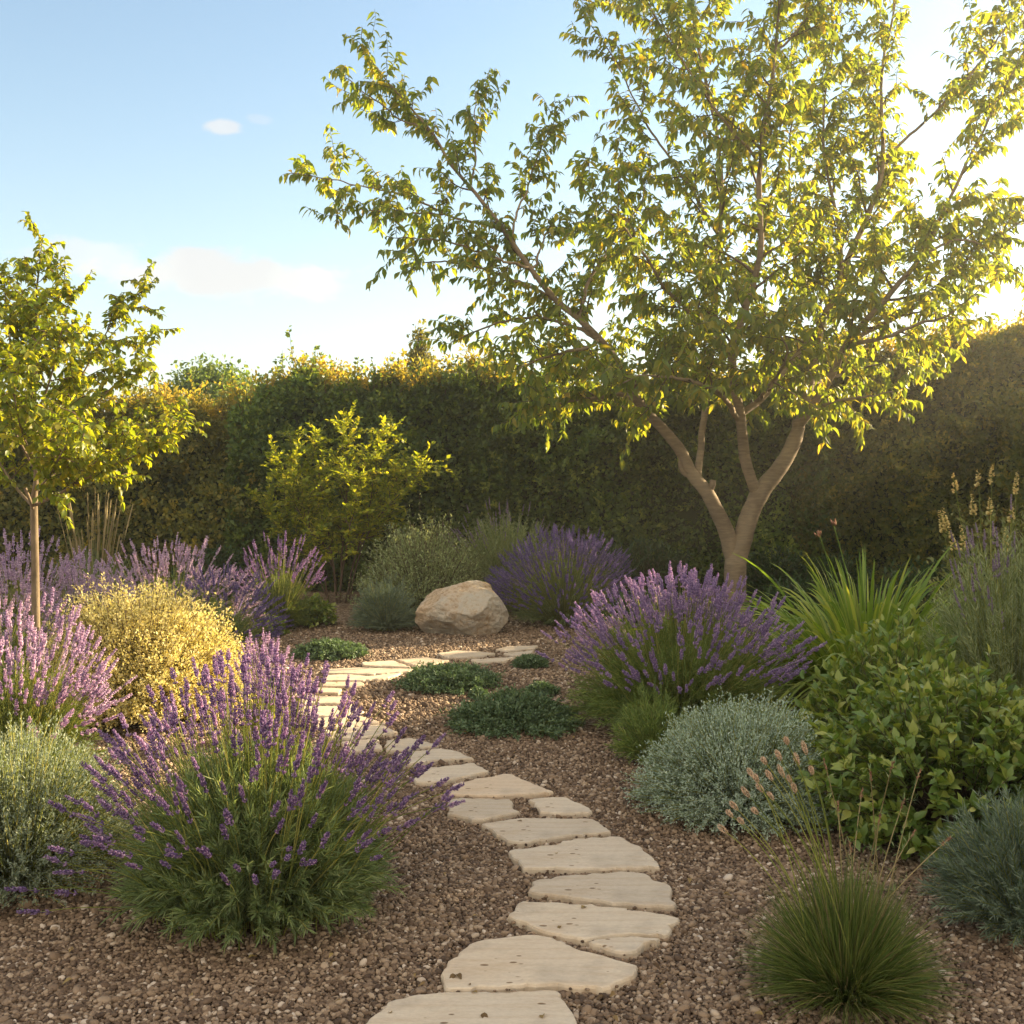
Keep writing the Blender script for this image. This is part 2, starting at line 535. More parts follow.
def boulder_mat():
    m, nt, b = mat('sandstone')
    n1 = noise_node(nt, 3.2, 6, .62)
    n2 = noise_node(nt, 22, 6, .7)
    n3 = noise_node(nt, 1.7, 2)
    col = ramp_node(nt, n1, [(.3, (.36, .22, .11)), (.45, (.54, .34, .17)), (.56, (.60, .46, .30)), (.72, (.60, .52, .41))])
    col = mixc(nt, .42, col, ramp_node(nt, n2, [(.36, (.16, .115, .07)), (.56, (.72, .62, .48))]))
    geo = nt.nodes.new('ShaderNodeNewGeometry')
    sp = nt.nodes.new('ShaderNodeSeparateXYZ')
    nt.links.new(geo.outputs['Normal'], sp.inputs[0])
    col = mixc(nt, mixc(nt, 1.0, ramp_node(nt, n3, [(.4, (0, 0, 0)), (.6, (.8, .8, .8))]), ramp_node(nt, n2, [(.35, (.3, .3, .3)), (.6, (1, 1, 1))]), 'MULTIPLY'), col, (.44, .42, .37))
    nt.links.new(col, b.inputs['Base Color'])
    b.inputs['Roughness'].default_value = .85
    b.inputs['Specular IOR Level'].default_value = .2
    bump(nt, b, mixc(nt, .55, n1, n2), 1.0, .055)
    return m


def ground_mat():
    m, nt, b = mat('gravel_bed')
    tc = nt.nodes.new('ShaderNodeTexCoord')
    cols = []
    vo = nt.nodes.new('ShaderNodeTexVoronoi')
    vo.inputs['Scale'].default_value = 62
    vo.inputs['Randomness'].default_value = 1
    nt.links.new(tc.outputs['Object'], vo.inputs['Vector'])
    sp = nt.nodes.new('ShaderNodeSeparateColor')
    nt.links.new(vo.outputs['Color'], sp.inputs[0])
    col = ramp_node(nt, sp.outputs[0], GRAVEL)
    n = noise_node(nt, 1.3, 4)
    col = mixc(nt, .5, col, ramp_node(nt, n, [(.3, (.7, .66, .62)), (.7, (1, 1, 1))]), 'MULTIPLY')
    nt.links.new(col, b.inputs['Base Color'])
    b.inputs['Roughness'].default_value = .9
    b.inputs['Specular IOR Level'].default_value = .15
    inv = ramp_node(nt, vo.outputs['Distance'], [(0, (1, 1, 1)), (.65, (0, 0, 0))])
    bump(nt, b, inv, 1.0, .012)
    return m


GRAVEL = [(0, (.055, .034, .022)), (.25, (.13, .084, .053)), (.5, (.21, .142, .09)), (.72, (.295, .208, .135)), (.9, (.39, .292, .2)), (1, (.58, .48, .38))]
M['stone'] = stone_mat()
M['boulder'] = boulder_mat()
M['ground'] = ground_mat()
M['pebble'] = plain('pebble', GRAVEL, .75, .3)
M['far_field'] = plain('far_field', [(0, (.05, .08, .03)), (1, (.05, .08, .03))])

# ------------------------------------------------------------------ ground: one sheet to the horizon, gravel pebbles on it
mb = MB()
gx = np.r_[-150, -90, -40, np.linspace(-9, 10, 40), 40, 90, 150]
gy = np.r_[-60, -8, np.linspace(0, 19, 40), 40, 80, 150]
GX, GY = np.meshgrid(gx, gy)
P = np.stack([GX, GY, np.zeros_like(GX)], -1).reshape(-1, 3)
near = (np.abs(P[:, 0]) < 9) & (P[:, 1] > 0) & (P[:, 1] < 19)
P[near, 2] = wob(P[near] * [1, 1, 0], 1.3) * .008 - .008
P[~near, 2] = -.01
nx, ny = len(gx), len(gy)
i, j = np.meshgrid(np.arange(nx - 1), np.arange(ny - 1))
q = np.stack([j * nx + i, j * nx + i + 1, (j + 1) * nx + i + 1, (j + 1) * nx + i], -1).reshape(-1, 4)
mb.add(P, q)
g = mb.build('ground', M['ground'])
g['kind'] = 'structure'


# ------------------------------------------------------------------ stepping stones, traced on the ground
STONES = [
    ([(357, 1026), (385, 1001), (415, 993), (445, 991), (500, 990), (560, 989), (568, 1000), (577, 1022), (580, 1050), (540, 1064), (380, 1062), (340, 1046)], 'cream travertine slab at the near edge of the path, cut off by the photo bottom'),
    ([(437, 973), (456, 952), (475, 940), (498, 936), (537, 933), (554, 936), (586, 950), (642, 965), (639, 970), (612, 987), (565, 985), (445, 988)], 'large pentagonal cream slab, second from the near end of the path'),
    ([(505, 915), (521, 900), (551, 901), (618, 907), (681, 917), (665, 935.5), (640, 933.5), (610, 935), (584, 939), (540, 929)], 'long wedge of cream slab tapering to its left, its near corner cracked off'),
    ([(586, 941), (610, 936.5), (640, 935), (664, 937), (632, 951), (621, 951)], 'small broken off corner piece along the crack of the long wedge slab'),
    ([(525, 890), (535, 879), (565, 875), (621, 870), (646, 872), (656, 880), (670, 883), (677, 906), (639, 905), (586, 899)], 'cream slab with a dark pit near its upper right edge, above the cracked wedge'),
    ([(506, 850), (547, 845), (572, 838), (621, 836), (642, 846), (660, 864), (656, 867), (521, 868)], 'cream slab with straight near edge and peaked back edge, level with the silver bush foot'),
    ([(479, 823), (506, 819), (535, 817), (595, 818), (614, 831), (568, 835), (521, 842), (506, 840)], 'cream slab just nearer than the pair of small stones lying side by side'),
    ([(449, 798), (512, 798), (513, 808), (522, 811), (497, 817), (471, 820), (446, 812)], 'squarish cream stone, left one of the side by side pair at the path bend'),
    ([(526, 799), (541, 797), (563, 796), (579, 802), (595, 811), (591, 813), (570, 813), (544, 812)], 'smallest cream stone, right one of the side by side pair at the path bend'),
    ([(452, 783), (503, 773), (515, 775), (554, 791), (550, 793), (491, 795), (447, 794)], 'triangular cream slab just beyond the side by side pair of stones'),
    ([(415, 769), (474, 762), (491, 770), (444, 781), (415, 781)], 'cream slab behind the tall purple spikes, next beyond the triangular slab'),
    ([(396, 753), (439, 748), (459, 751), (475, 758), (432, 760), (400, 765)], 'flat oval cream slab with its left end behind lavender spikes'),
    ([(385, 740), (412, 737), (441, 745), (409, 749), (385, 750)], 'small pointed cream stone at the lavender edge, below the right dark green mat'),
    ([(340, 741), (378, 738), (383, 748), (345, 752)], 'pale stone mostly screened by the near lavender, nearest of the screened run'),
    ([(325, 729), (380, 724), (400, 731), (360, 738), (325, 738)], 'pale stone seen through pink lavender tips where the path turns away'),
    ([(305, 718), (360, 715), (380, 721), (350, 727), (305, 727)], 'pale stone in sunlight between the near lavender spikes, middle of the screened run'),
    ([(298, 706), (352, 705), (366, 711), (340, 716), (298, 715)], 'pale stone behind lavender tips, one short of the thin paired stones'),
    ([(300, 695), (348, 696), (352, 702), (300, 704)], 'thin pale stone just showing over the near lavender, farthest of the screened run'),
    ([(317, 687), (343, 688), (339, 693), (315, 692)], 'thin narrow stone below the three wide ones by the bend'),
    ([(320, 682), (362, 681), (365, 684), (354, 686), (320, 686)], 'thin pale stone third down in the stacked stones at the far bend'),
    ([(322, 675), (348, 674), (371, 676), (404, 672), (389, 677), (360, 680), (322, 680)], 'wide pale stone second down in the stacked stones at the far bend'),
    ([(324, 669), (357, 667), (417, 669), (409, 671), (371, 674), (348, 673), (324, 673)], 'wide pale stone uppermost in the stacked stones at the far bend'),
    ([(361, 662), (393, 660), (411, 667), (363, 665)], 'pale wedge stone right of the left green mat'),
    ([(396, 659), (424, 657), (450, 660), (433, 664), (415, 666)], 'pale four sided stone above the middle green mat'),
    ([(437, 653), (456, 650), (477, 651), (497, 653), (477, 657), (442, 657)], 'long pale stone straight below the boulder'),
    ([(470, 659), (515, 657), (503, 661), (474, 662)], 'thin pale sliver of stone along the near side of the stone below the boulder'),
    ([(494, 649), (509, 646), (540, 645), (535, 648), (506, 651)], 'farthest pale stone, at the right end of the path below the boulder'),
    ([(503, 653), (535, 650), (530, 653), (512, 656)], 'small pale stone just nearer than the farthest one'),
]
stone_polys = []
for pts, lab in STONES:
    top = .022
    w = np.array([gp(x, y, top)[:2] for x, y in pts])
    c = w.mean(0)
    w = c + (w - c) * (1 - .006 / max(.15, np.abs(w - c).max()))
    stone_polys.append(w)
    # ragged edge: resample with small jitter
    ring = []
    for a, b in zip(w, np.roll(w, -1, 0)):
        n = max(2, int(np.linalg.norm(b - a) / .022))
        for t in np.arange(n) / n:
            ring.append(a + (b - a) * t + rng.normal(0, .0075, 2) * (t > 0))
    ring = np.array(ring)
    ring = ring * .7 + .15 * np.roll(ring, 1, 0) + .15 * np.roll(ring, -1, 0)
    ring = ring + nrm(ring - c) * (.008 * wob(np.c_[ring, np.zeros(len(ring))], 9, len(stone_polys)))[:, None]
    n = len(ring)
    inw = nrm(c - ring)
    lv = [(ring, -.03), (ring - inw * .001, .012), (ring + inw * .0025, .0195), (ring + inw * .009, top)]
    V = np.vstack([np.c_[r, np.full(n, z)] for r, z in lv])
    V[:, 2] += wob(V * [1, 1, 0], 6) * .0012
    k = np.arange(n)
    k2 = (k + 1) % n
    qs = np.vstack([np.stack([l * n + k, l * n + k2, (l + 1) * n + k2, (l + 1) * n + k], -1) for l in range(len(lv) - 1)])
    me_mb = MB()
    o_c = np.array([c[0], c[1], 0])
    # orient outward
    area = np.sum(ring[:, 0] * np.roll(ring[:, 1], -1) - np.roll(ring[:, 0], -1) * ring[:, 1])
    if area < 0:
        qs = qs[:, ::-1]
    me = bpy.data.meshes.new('stepping_stone')
    faces = [tuple(int(v) for v in f) for f in qs]
    cap = [int(v) for v in (len(lv) - 1) * n + k]
    faces.append(tuple(cap if area > 0 else cap[::-1]))
    me.from_pydata([tuple(v) for v in (V - o_c)], [], faces)
    me.materials.append(M['stone'])
    me.update()
    o = link('stepping_stone', me)
    o.location = o_c
    tag(o, lab, 'stepping stone', 'stepping stones of the winding path')

# crack line of the wedge stone is a groove filled with grit: a thin sunk strip of the same slab kept as texture-scale relief


def in_poly(P2, poly):
    x, y = P2[:, 0], P2[:, 1]
    ins = np.zeros(len(P2), bool)
    for (x1, y1), (x2, y2) in zip(poly, np.roll(poly, -1, 0)):
        cond = ((y1 > y) != (y2 > y)) & (x < (x2 - x1) * (y - y1) / (y2 - y1 + 1e-12) + x1)
        ins ^= cond
    return ins


# foot prints where plants hide the gravel (x, y, r)
COVER = [(-.95, 3.9, .3), (1.0, 5.15, .36), (1.85, 4.75, .42), (1.02, 6.75, .6)]


def edge_pebbles(mb):
    """loose pebbles kicked onto the rims of the stones and packed against them"""
    for w in stone_polys:
        pts = []
        for a, b in zip(w, np.roll(w, -1, 0)):
            n = int(np.linalg.norm(b - a) * (16 if w[0, 1] < 7 else 6)) + 1
            t = rng.random(n)[:, None]
            inward = nrm(w.mean(0) - (a + b) / 2)
            pts.append(a + (b - a) * t + inward * rng.normal(-.004, .012, (n, 1)))
        P = np.vstack(pts)
        n = len(P)
        s = .0062 * np.exp(rng.normal(0, .3, n))
        z = np.where(in_poly(P, w), .024, .012)
        P, s, z = P[z < .02], s[z < .02], z[z < .02]
        n = len(P)
        if n == 0:
            continue
        mb.inst(ico(1), np.c_[P, z], frames(np.c_[rng.normal(size=(n, 2)), rng.normal(0, .35, n)]), np.c_[s, s * .8, s * .65], np.clip(rng.beta(1.7, 2.0, n), 0, .93))


def pebbles(mb, y0, y1, spacing, size, sub, xm=.56):
    ys = np.arange(y0, y1, spacing)
    pts = []
    for y in ys:
        w = xm * y + .25
        x = np.arange(-w, w, spacing)
        pts.append(np.c_[x + rng.uniform(-.5, .5, len(x)) * spacing, y + rng.uniform(-.5, .5, len(x)) * spacing])
    P = np.vstack(pts)
    keep = np.ones(len(P), bool)
    for w in stone_polys:
        bb = (P > w.min(0) - .002).all(1) & (P < w.max(0) + .002).all(1)
        idx = np.where(bb)[0]
        keep[idx[in_poly(P[idx], w)]] = False
    for x, y, r in COVER:
        keep &= ((P[:, 0] - x) ** 2 + (P[:, 1] - y) ** 2 > r * r)
    P = P[keep]
    n = len(P)
    s = size * np.exp(rng.normal(0, .28, n))
    big = rng.random(n) < .02
    s[big] *= 1.5
    S = np.c_[s, s * rng.uniform(.6, .95, n), s * rng.uniform(.45, .75, n)]
    R = frames(np.c_[rng.normal(size=(n, 2)), rng.normal(0, .35, n)], roll=rng.normal(0, .4, n))
    z = S[:, 2] * rng.uniform(-.1, .75, n) - .004
    tv, tf = ico(sub)
    tv = tv * (1 + .28 * wob(tv, 1.7, 3.1)[:, None])
    v = np.clip(rng.beta(1.7, 2.0, n), 0, .93)
    pale = rng.random(n) < .035
    v[pale] = rng.uniform(.93, 1, pale.sum())
    mb.inst((tv, tf), np.c_[P, z], R, S, v)


mb = MB()
pebbles(mb, 2.75, 4.3, .0118, .0078, 2)
pebbles(mb, 4.3, 6.4, .0148, .0092, 1)
pebbles(mb, 6.4, 11.6, .024, .0125, 1)
edge_pebbles(mb)
gr = mb.build('gravel', M['pebble'])
tag(gr, 'loose brown and buff pebbles covering the beds and edging the path', 'gravel', None, 'stuff')


# ------------------------------------------------------------------ boulder
def boulder():
    import bmesh
    bm = bmesh.new()
    bmesh.ops.create_icosphere(bm, subdivisions=6, radius=1)
    v = np.array([tuple(a.co) for a in bm.verts])
    # planar cuts give a faceted broken rock: unit-space plane normals and offsets
    planes = [((-.75, -.35, .75), .66), ((.15, -.85, .42), .62), ((-.6, -.75, -.2), .72), ((.75, -.62, -.05), .74), ((.55, -.2, .85), .70), ((0, 0, 1), .80), ((-.15, .2, 1), .74),
              ((.95, .1, .35), .80), ((-1, .1, .1), .86), ((0, -.9, -.5), .70), ((.3, -.7, .75), .66), ((-.35, -.6, .9), .70), ((.1, .9, .3), .7), ((.45, -.85, -.45), .72), ((-.4, -.7, -.62), .70)]
    for n_, d in planes:
        n_ = np.array(n_) / np.linalg.norm(n_)
        h = v @ n_ - d - .025 * wob(v, 2.2, 1.3)
        over = h > 0
        v[over] -= (h[over] * .93)[:, None] * n_
    v += nrm(v) * (.045 * wob(v, 2.9, .7) + .014 * wob(v, 6.5, 2.2) + .007 * wob(v, 15, 4.2))[:, None]
    v -= (v.min(0) + v.max(0)) / 2
    v /= (v.max(0) - v.min(0)) / 2
    up_ = np.clip(v[:, 2] + .3, 0, 2)
    v[:, 2] += up_ * (.16 * v[:, 0] - .06 - .10 * np.clip(v[:, 0] - .55, 0, 1))
    v[:, :2] *= (1.06 - .10 * v[:, 2:3])
    v += nrm(v) * (.012 * wob(v, 11, 6.1) + .008 * wob(v, 24, 2.7))[:, None]
    v = v * [.425, .32, .30]
    for a, c in zip(bm.verts, v):
        a.co = c
    for f in bm.faces:
        f.smooth = True
    me = bpy.data.meshes.new('boulder')
    bm.to_mesh(me)
    bm.free()
    me.materials.append(M['boulder'])
    o = link('boulder', me)
    p = gp(461, 637)
    o.location = (p[0], p[1] + .30, .225)
    tag(o, 'tan sandstone boulder resting on the gravel beyond the path', 'boulder')


boulder()


# ------------------------------------------------------------------ trees
def grow(limbs, trunk_mb, twig_mb, leaf_mb, leaf_len, branch_gap, branch_len, twig_gap, twig_len, leaf_gap, up=.25, start=.25, leaf_tpl=LEAF8, leaf_w=.42, droop=.75, depth=1.0, var=(2, 2)):
    """limbs: list of (polyline Nx4 (x,y,z,radius), density, len scale). Adds branches, twigs and leaves."""
    tw, tr, lp, ld, lu = [], [], [], [], []

    def leaves_on(P, s0=.1):
        L = np.r_[0, np.cumsum(np.linalg.norm(np.diff(P, axis=0), axis=1))]
        s = np.arange(L[-1] * s0, L[-1], leaf_gap)
        if len(s) == 0:
            return
        s = s + rng.uniform(-.3, .3, len(s)) * leaf_gap
        pos = np.stack([np.interp(s, L, P[:, k]) for k in range(3)], -1)
        t = nrm(np.stack([np.interp(s, L, np.gradient(P[:, k])) for k in range(3)], -1))
        side = nrm(np.cross(t, [0, 0, 1.0]) + 1e-4)
        sg = np.where(np.arange(len(s)) % 2 == 0, 1, -1)[:, None]
        d = nrm(t * .45 + side * sg * rng.uniform(.3, .9, (len(s), 1)) + np.array([0, 0, -1]) * droop * rng.uniform(.5, 1.3, (len(s), 1)) + rng.normal(0, .25, (len(s), 3)))
        lp.append(pos)
        ld.append(d)
        lu.append(nrm(t * .3 + [0, 0, 1] + rng.normal(0, .45, (len(s), 3))))

    def wander(p, d, length, k, bend, lift):
        pts = [p]
        for _ in range(k):
            d = nrm(d + rng.normal(0, bend, 3) + np.array([0, 0, lift]))
            pts.append(pts[-1] + d * length / k)
        return np.array(pts)

    for P, dens, ls in limbs:
        X, Rr = P[:, :3], P[:, 3]
        L = np.r_[0, np.cumsum(np.linalg.norm(np.diff(X, axis=0), axis=1))]
        T = nrm(np.gradient(X, axis=0))
        leaves_on(X[int(len(X) * .8):], 0)
        s = L[-1] * start + rng.random() * branch_gap
        ph = rng.random() * 6.28
        while s < L[-1]:
            f = s / L[-1]
            p = np.array([np.interp(s, L, X[:, k]) for k in range(3)])
            t = nrm(np.array([np.interp(s, L, T[:, k]) for k in range(3)]))
            ph += 2.4 + rng.normal(0, .4)
            a = nrm(np.cross(t, [.3, .9, .1]))
            b = np.cross(t, a)
            d = nrm(t * rng.uniform(.35, .9) + (a * math.cos(ph) + b * math.sin(ph) * depth) * rng.uniform(.6, 1.1) + np.array([0, 0, up]))
            ln = branch_len * ls * rng.uniform(.55, 1.25) * (1 - .45 * f)
            B = wander(p, d, ln, 6, .17, .02)
            r0 = min(np.interp(s, L, Rr) * .55, .008 + ln * .009)
            tw.append(B)
            tr.append(np.linspace(r0, .0025, 7))
            leaves_on(B, .25)
            u = ln * .2
            while u < ln:
                q = B[min(5, int(u / ln * 6))] + (B[min(6, int(u / ln * 6) + 1)] - B[min(5, int(u / ln * 6))]) * ((u / ln * 6) % 1)
                td = nrm(B[-1] - B[0])
                dd = nrm(td * .7 + rand_unit(1)[0] * .75 + np.array([0, 0, up * .5]))
                W = wander(q, dd, twig_len * rng.uniform(.5, 1.3), 6, .15, -.02)
                tw.append(W)
                tr.append(np.linspace(.0035, .0015, 7))
                leaves_on(W, .12)
                u += twig_gap * rng.uniform(.7, 1.4)
            s += branch_gap / dens * rng.uniform(.6, 1.4)
    if tw:
        twig_mb.tubes(np.array(tw), np.array(tr), 4, mi=1)
    lp, ld, lu = np.vstack(lp), np.vstack(ld), np.vstack(lu)
    n = len(lp)
    ln = leaf_len * rng.uniform(.6, 1.2, n)
    S = np.c_[ln * leaf_w * rng.uniform(.8, 1.2, n) * 1.1, ln, ln * rng.uniform(.5, 1.6, n)]
    leaf_mb.inst(leaf_tpl, lp, frames(ld, lu), S, rng.beta(*var, n))
    return n


def px_limb(pts, Y0, n, rk=.74):
    """pts (px, py, dY, radius px) -> Nx4 samples"""
    out = []
    for x, y, dy, r in pts:
        Y = Y0 + dy
        out.append([*at(x, y, Y), r * rk / F * Y0])
    return smooth_line(out, n)


def cherry_tree():
    Y0 = 12.0
    base = at(735, 617, Y0)
    root = thing('cherry_tree', 'large spreading cherry tree with forked grey brown trunk behind the mauve lavender', 'tree', (base[0], base[1], 0))
    trunk, twigs, leaves = MB(), MB(), MB()
    main = [
        [(736, 623, 0, 25), (735, 607, 0, 16), (735, 585, 0, 13.5), (736, 562, 0, 13.5), (742, 540, 0, 12.5), (751, 512, 0, 11.5), (763, 489, 0, 11), (783, 464, .05, 10), (796, 437, .1, 9), (799, 420, .1, 8)],
        [(736, 566, 0, 11), (730, 545, 0, 10.5), (722, 522, -.05, 9.5), (707, 493, -.1, 8.5), (692, 474, -.12, 8), (683, 455, -.15, 7.2), (664, 430, -.2, 6.6), (644, 409, -.25, 6.2), (632, 392, -.28, 5.8), (618, 364, -.3, 5.2), (600, 340, -.35, 4.6), (578, 318, -.4, 4.2), (556, 300, -.45, 3.8), (530, 268, -.5, 3.2), (505, 232, -.55, 2.8), (478, 196, -.6, 2.3), (452, 165, -.65, 1.9), (430, 130, -.7, 1.5), (403, 100, -.75, 1.1), (382, 75, -.8, .8), (362, 48, -.8, .5)],
    ]
    subs = [
        # left arms
        ([(640, 405, -.25, 4), (622, 394, -.4, 3), (596, 396, -.6, 2.3), (560, 402, -.8, 1.4), (522, 412, -1.0, .6)], 1.0, .55),
        ([(604, 345, -.35, 3), (570, 327, -.1, 2.4), (530, 317, .1, 1.8), (480, 330, .2, 1.2), (455, 340, .2, .5)], 1.0, .55),
        ([(600, 340, -.35, 3), (585, 345, -.8, 2.4), (555, 350, -1.1, 1.6), (520, 365, -1.3, .6)], 1.0, .6),
        ([(556, 300, -.45, 2.6), (510, 281, -.3, 2), (450, 264, -.1, 1.2), (398, 266, 0, .5)], 1.0, .42),
        ([(530, 268, -.5, 2.4), (500, 262, -.8, 1.6), (440, 240, -1.0, 1), (385, 236, -1.1, .5)], 1.0, .4),
        ([(505, 232, -.55, 2.2), (450, 215, -.4, 1.6), (400, 190, -.3, 1.1), (340, 173, -.2, .8), (290, 164, -.2, .4)], 1.0, .42),
        ([(450, 215, -.4, 1.4), (390, 212, -.5, 1), (345, 208, -.6, .4)], 1.0, .36),
        ([(430, 130, -.7, 1.3), (395, 117, -.6, 1), (350, 82, -.5, .7), (334, 68, -.5, .4)], 1.1, .34),
        ([(470, 187, -.6, 1.5), (480, 140, -.5, 1), (487, 80, -.4, .4)], 1.1, .36),
        ([(510, 240, -.55, 1.8), (530, 190, -.4, 1.2), (550, 140, -.3, .8), (564, 113, -.3, .4)], 1.1, .36),
        ([(532, 270, -.5, 1.8), (548, 235, -.3, 1.1), (575, 218, -.1, .5)], 1.0, .36),
        ([(578, 318, -.4, 3), (590, 280, -.2, 2.2), (615, 235, 0, 1.5), (640, 190, .1, .8), (610, 150, .1, .4)], 1.0, .6),
        ([(660, 428, -.2, 3), (640, 418, .3, 2.2), (600, 400, .7, 1.4), (555, 385, 1.0, .6)], 1.2, .6),
        ([(618, 364, -.3, 3), (590, 372, .4, 2), (540, 362, .8, 1.2), (500, 372, 1.0, .5)], 1.2, .6),
        ([(632, 392, -.28, 3), (650, 375, -.8, 2), (680, 350, -1.2, 1.2), (700, 330, -1.5, .5)], 1.2, .6),
        ([(734, 395, -.35, 3), (760, 385, .5, 2), (790, 395, .9, 1.2), (830, 400, 1.2, .5)], 1.2, .55),
        # centre leaders
        ([(697, 480, -.1, 5), (703, 435, .1, 4.8), (710, 385, .25, 4.6), (716, 330, .35, 4.3), (718, 290, .4, 4), (722, 240, .5, 3.6), (724, 165, .6, 3.0), (712, 95, .7, 2.4), (696, 20, .8, 1.8), (684, -60, .9, 1.0), (680, -120, 1, .5)], 1.0, 1.0),
        ([(722, 240, .5, 2.6), (690, 190, .3, 2), (650, 130, .1, 1.4), (620, 70, 0, .9), (580, 12, -.1, .5)], 1.0, .55),
        ([(712, 95, .7, 2), (670, 40, .4, 1.4), (632, -20, .2, .9), (610, -80, .1, .4)], 1.0, .7),
        ([(757, 494, 0, 8), (744, 458, -.15, 7.4), (738, 420, -.3, 6.8), (731, 375, -.4, 6), (730, 350, -.45, 5.4), (745, 300, -.6, 4.6), (760, 240, -.8, 3.8), (757, 160, -1, 3), (770, 60, -1.2, 2), (778, -40, -1.3, 1.2), (780, -110, -1.4, .5)], 1.0, 1.0),
        ([(730, 352, -.45, 3.5), (700, 320, -.9, 2.6), (660, 280, -1.3, 1.8), (630, 230, -1.6, 1.2), (590, 190, -1.8, .5)], 1.0, .75),
        ([(718, 290, .4, 3), (690, 270, 1, 2.2), (650, 250, 1.5, 1.4), (600, 260, 1.8, .5)], 1.0, .75),
        ([(738, 418, -.3, 4), (716, 395, -.8, 3), (680, 380, -1.3, 2), (640, 372, -1.7, 1), (610, 385, -1.9, .5)], 1.0, .7),
        # right limbs
        ([(797, 430, .1, 7), (808, 392, .25, 6.4), (821, 330, .4, 5.6), (848, 264, .6, 4.6), (870, 215, .7, 4), (884, 160, .8, 3.2), (882, 80, 1, 2.2), (898, 0, 1.1, 1.4), (905, -80, 1.2, .6)], 1.0, 1.0),
        ([(798, 428, .1, 6), (828, 385, -.2, 5), (850, 342, -.4, 4.4), (888, 300, -.6, 3.6), (928, 252, -.8, 2.8), (962, 180, -1, 2), (1004, 100, -1.2, 1.2), (1040, 30, -1.3, .5)], 1.15, 1.0),
        ([(739, 415, -.3, 5), (764, 396, -.1, 4.6), (794, 360, .15, 4.2), (822, 322, .4, 3.8), (842, 270, .5, 3), (835, 200, .7, 2.4), (825, 120, .8, 1.7), (835, 40, .9, 1), (850, -40, 1, .5)], 1.0, 1.0),
        ([(850, 342, -.4, 3.4), (915, 302, -.2, 2.6), (975, 250, 0, 1.8), (1040, 205, .1, 1)], 1.3, .85),
        ([(846, 348, -.4, 3), (895, 335, -.9, 2.2), (945, 318, -1.2, 1.4), (985, 290, -1.4, .6)], .8, .6),
        ([(884, 160, .8, 2.4), (940, 100, .6, 1.8), (990, 40, .4, 1.2), (1030, -30, .3, .5)], 1.2, .9),
        ([(821, 330, .4, 3.5), (800, 280, 1, 2.6), (790, 200, 1.5, 1.8), (795, 110, 1.8, 1.2), (800, 20, 2, .5)], 1.0, .85),
        ([(757, 160, -1, 2), (720, 110, -1.4, 1.4), (690, 50, -1.6, .9), (660, -10, -1.8, .4)], 1.0, .8),
        ([(802, 415, .1, 3.5), (830, 405, -.5, 2.6), (860, 398, -.9, 1.6), (900, 392, -1.2, .6)], .9, .5),
        ([(810, 385, .25, 3), (850, 370, .8, 2.2), (890, 362, 1.2, 1.4), (935, 368, 1.5, .6)], .9, .55),
        ([(928, 252, -.8, 2), (970, 240, -.5, 1.4), (1010, 265, -.3, .6)], .9, .55),
        ([(770, 60, -1.2, 1.6), (810, 10, -1.3, 1.1), (850, -50, -1.4, .5)], 1, .8),
        ([(760, 400, -.1, 3), (770, 380, -.7, 2.2), (790, 350, -1.2, 1.4), (770, 310, -1.6, .6)], .9, .7),
        ([(712, 375, .25, 3), (690, 365, .7, 2.2), (660, 345, 1.1, 1.2), (625, 330, 1.4, .5)], 1, .6),
    ]
    limbs = []
    for m in main:
        P = px_limb(m, Y0, 70, .80)
        rough = 1 + .05 * wob(P[:, :3], 5)
        trunk.tubes(P[None, :, :3], (P[:, 3] * rough)[None], 14)
        limbs.append((P, 1.0, .42) if m is main[1] else None)
    # left limb carries leaves only beyond its bare lower part
    P = limbs[1][0]
    limbs = [(P[26:], 1.0, .45)]
    for s, d, l in subs:
        P = px_limb(s, Y0, 40)
        P[2:, :3] += np.cumsum(rng.normal(0, .006, (38, 3)), 0)
        trunk.tubes(P[None, :, :3], np.maximum(P[:, 3], .004)[None], 9)
        limbs.append((P, d, l))
    for k_, v_ in enumerate(trunk.V):
        trunk.V[k_] = v_ + np.stack([wob(v_, 4.5, 1), wob(v_, 4.5, 5), .5 * wob(v_, 4.5, 9)], -1) * .009 + np.stack([wob(v_, 14, 2), wob(v_, 14, 6), 0 * v_[:, 0]], -1) * .004
    # pruned stubs
    for pts in ([(691, 475, -.12, 5), (684, 473, -.14, 3.8), (680, 465, -.16, 3), (681, 457, -.16, 2.4)], [(708, 492, -.1, 5), (712, 486, -.12, 4.5), (713, 480, -.12, 4)]):
        P = px_limb(pts, Y0, 10)
        trunk.tubes(P[None, :, :3], P[None, :, 3], 8)
    n = grow(limbs, trunk, leaves, leaves,   .112, .15, .95, .088, .33, .0255, up=.22, start=.16, droop=.8, var=(1.6, 2.2))
    print('cherry leaves', n)
    trunk.build('trunk', M['cherry_bark'], root)
    leaves.build('crown', [M['cherry_leaf'], M['twig']], root)


cherry_tree()


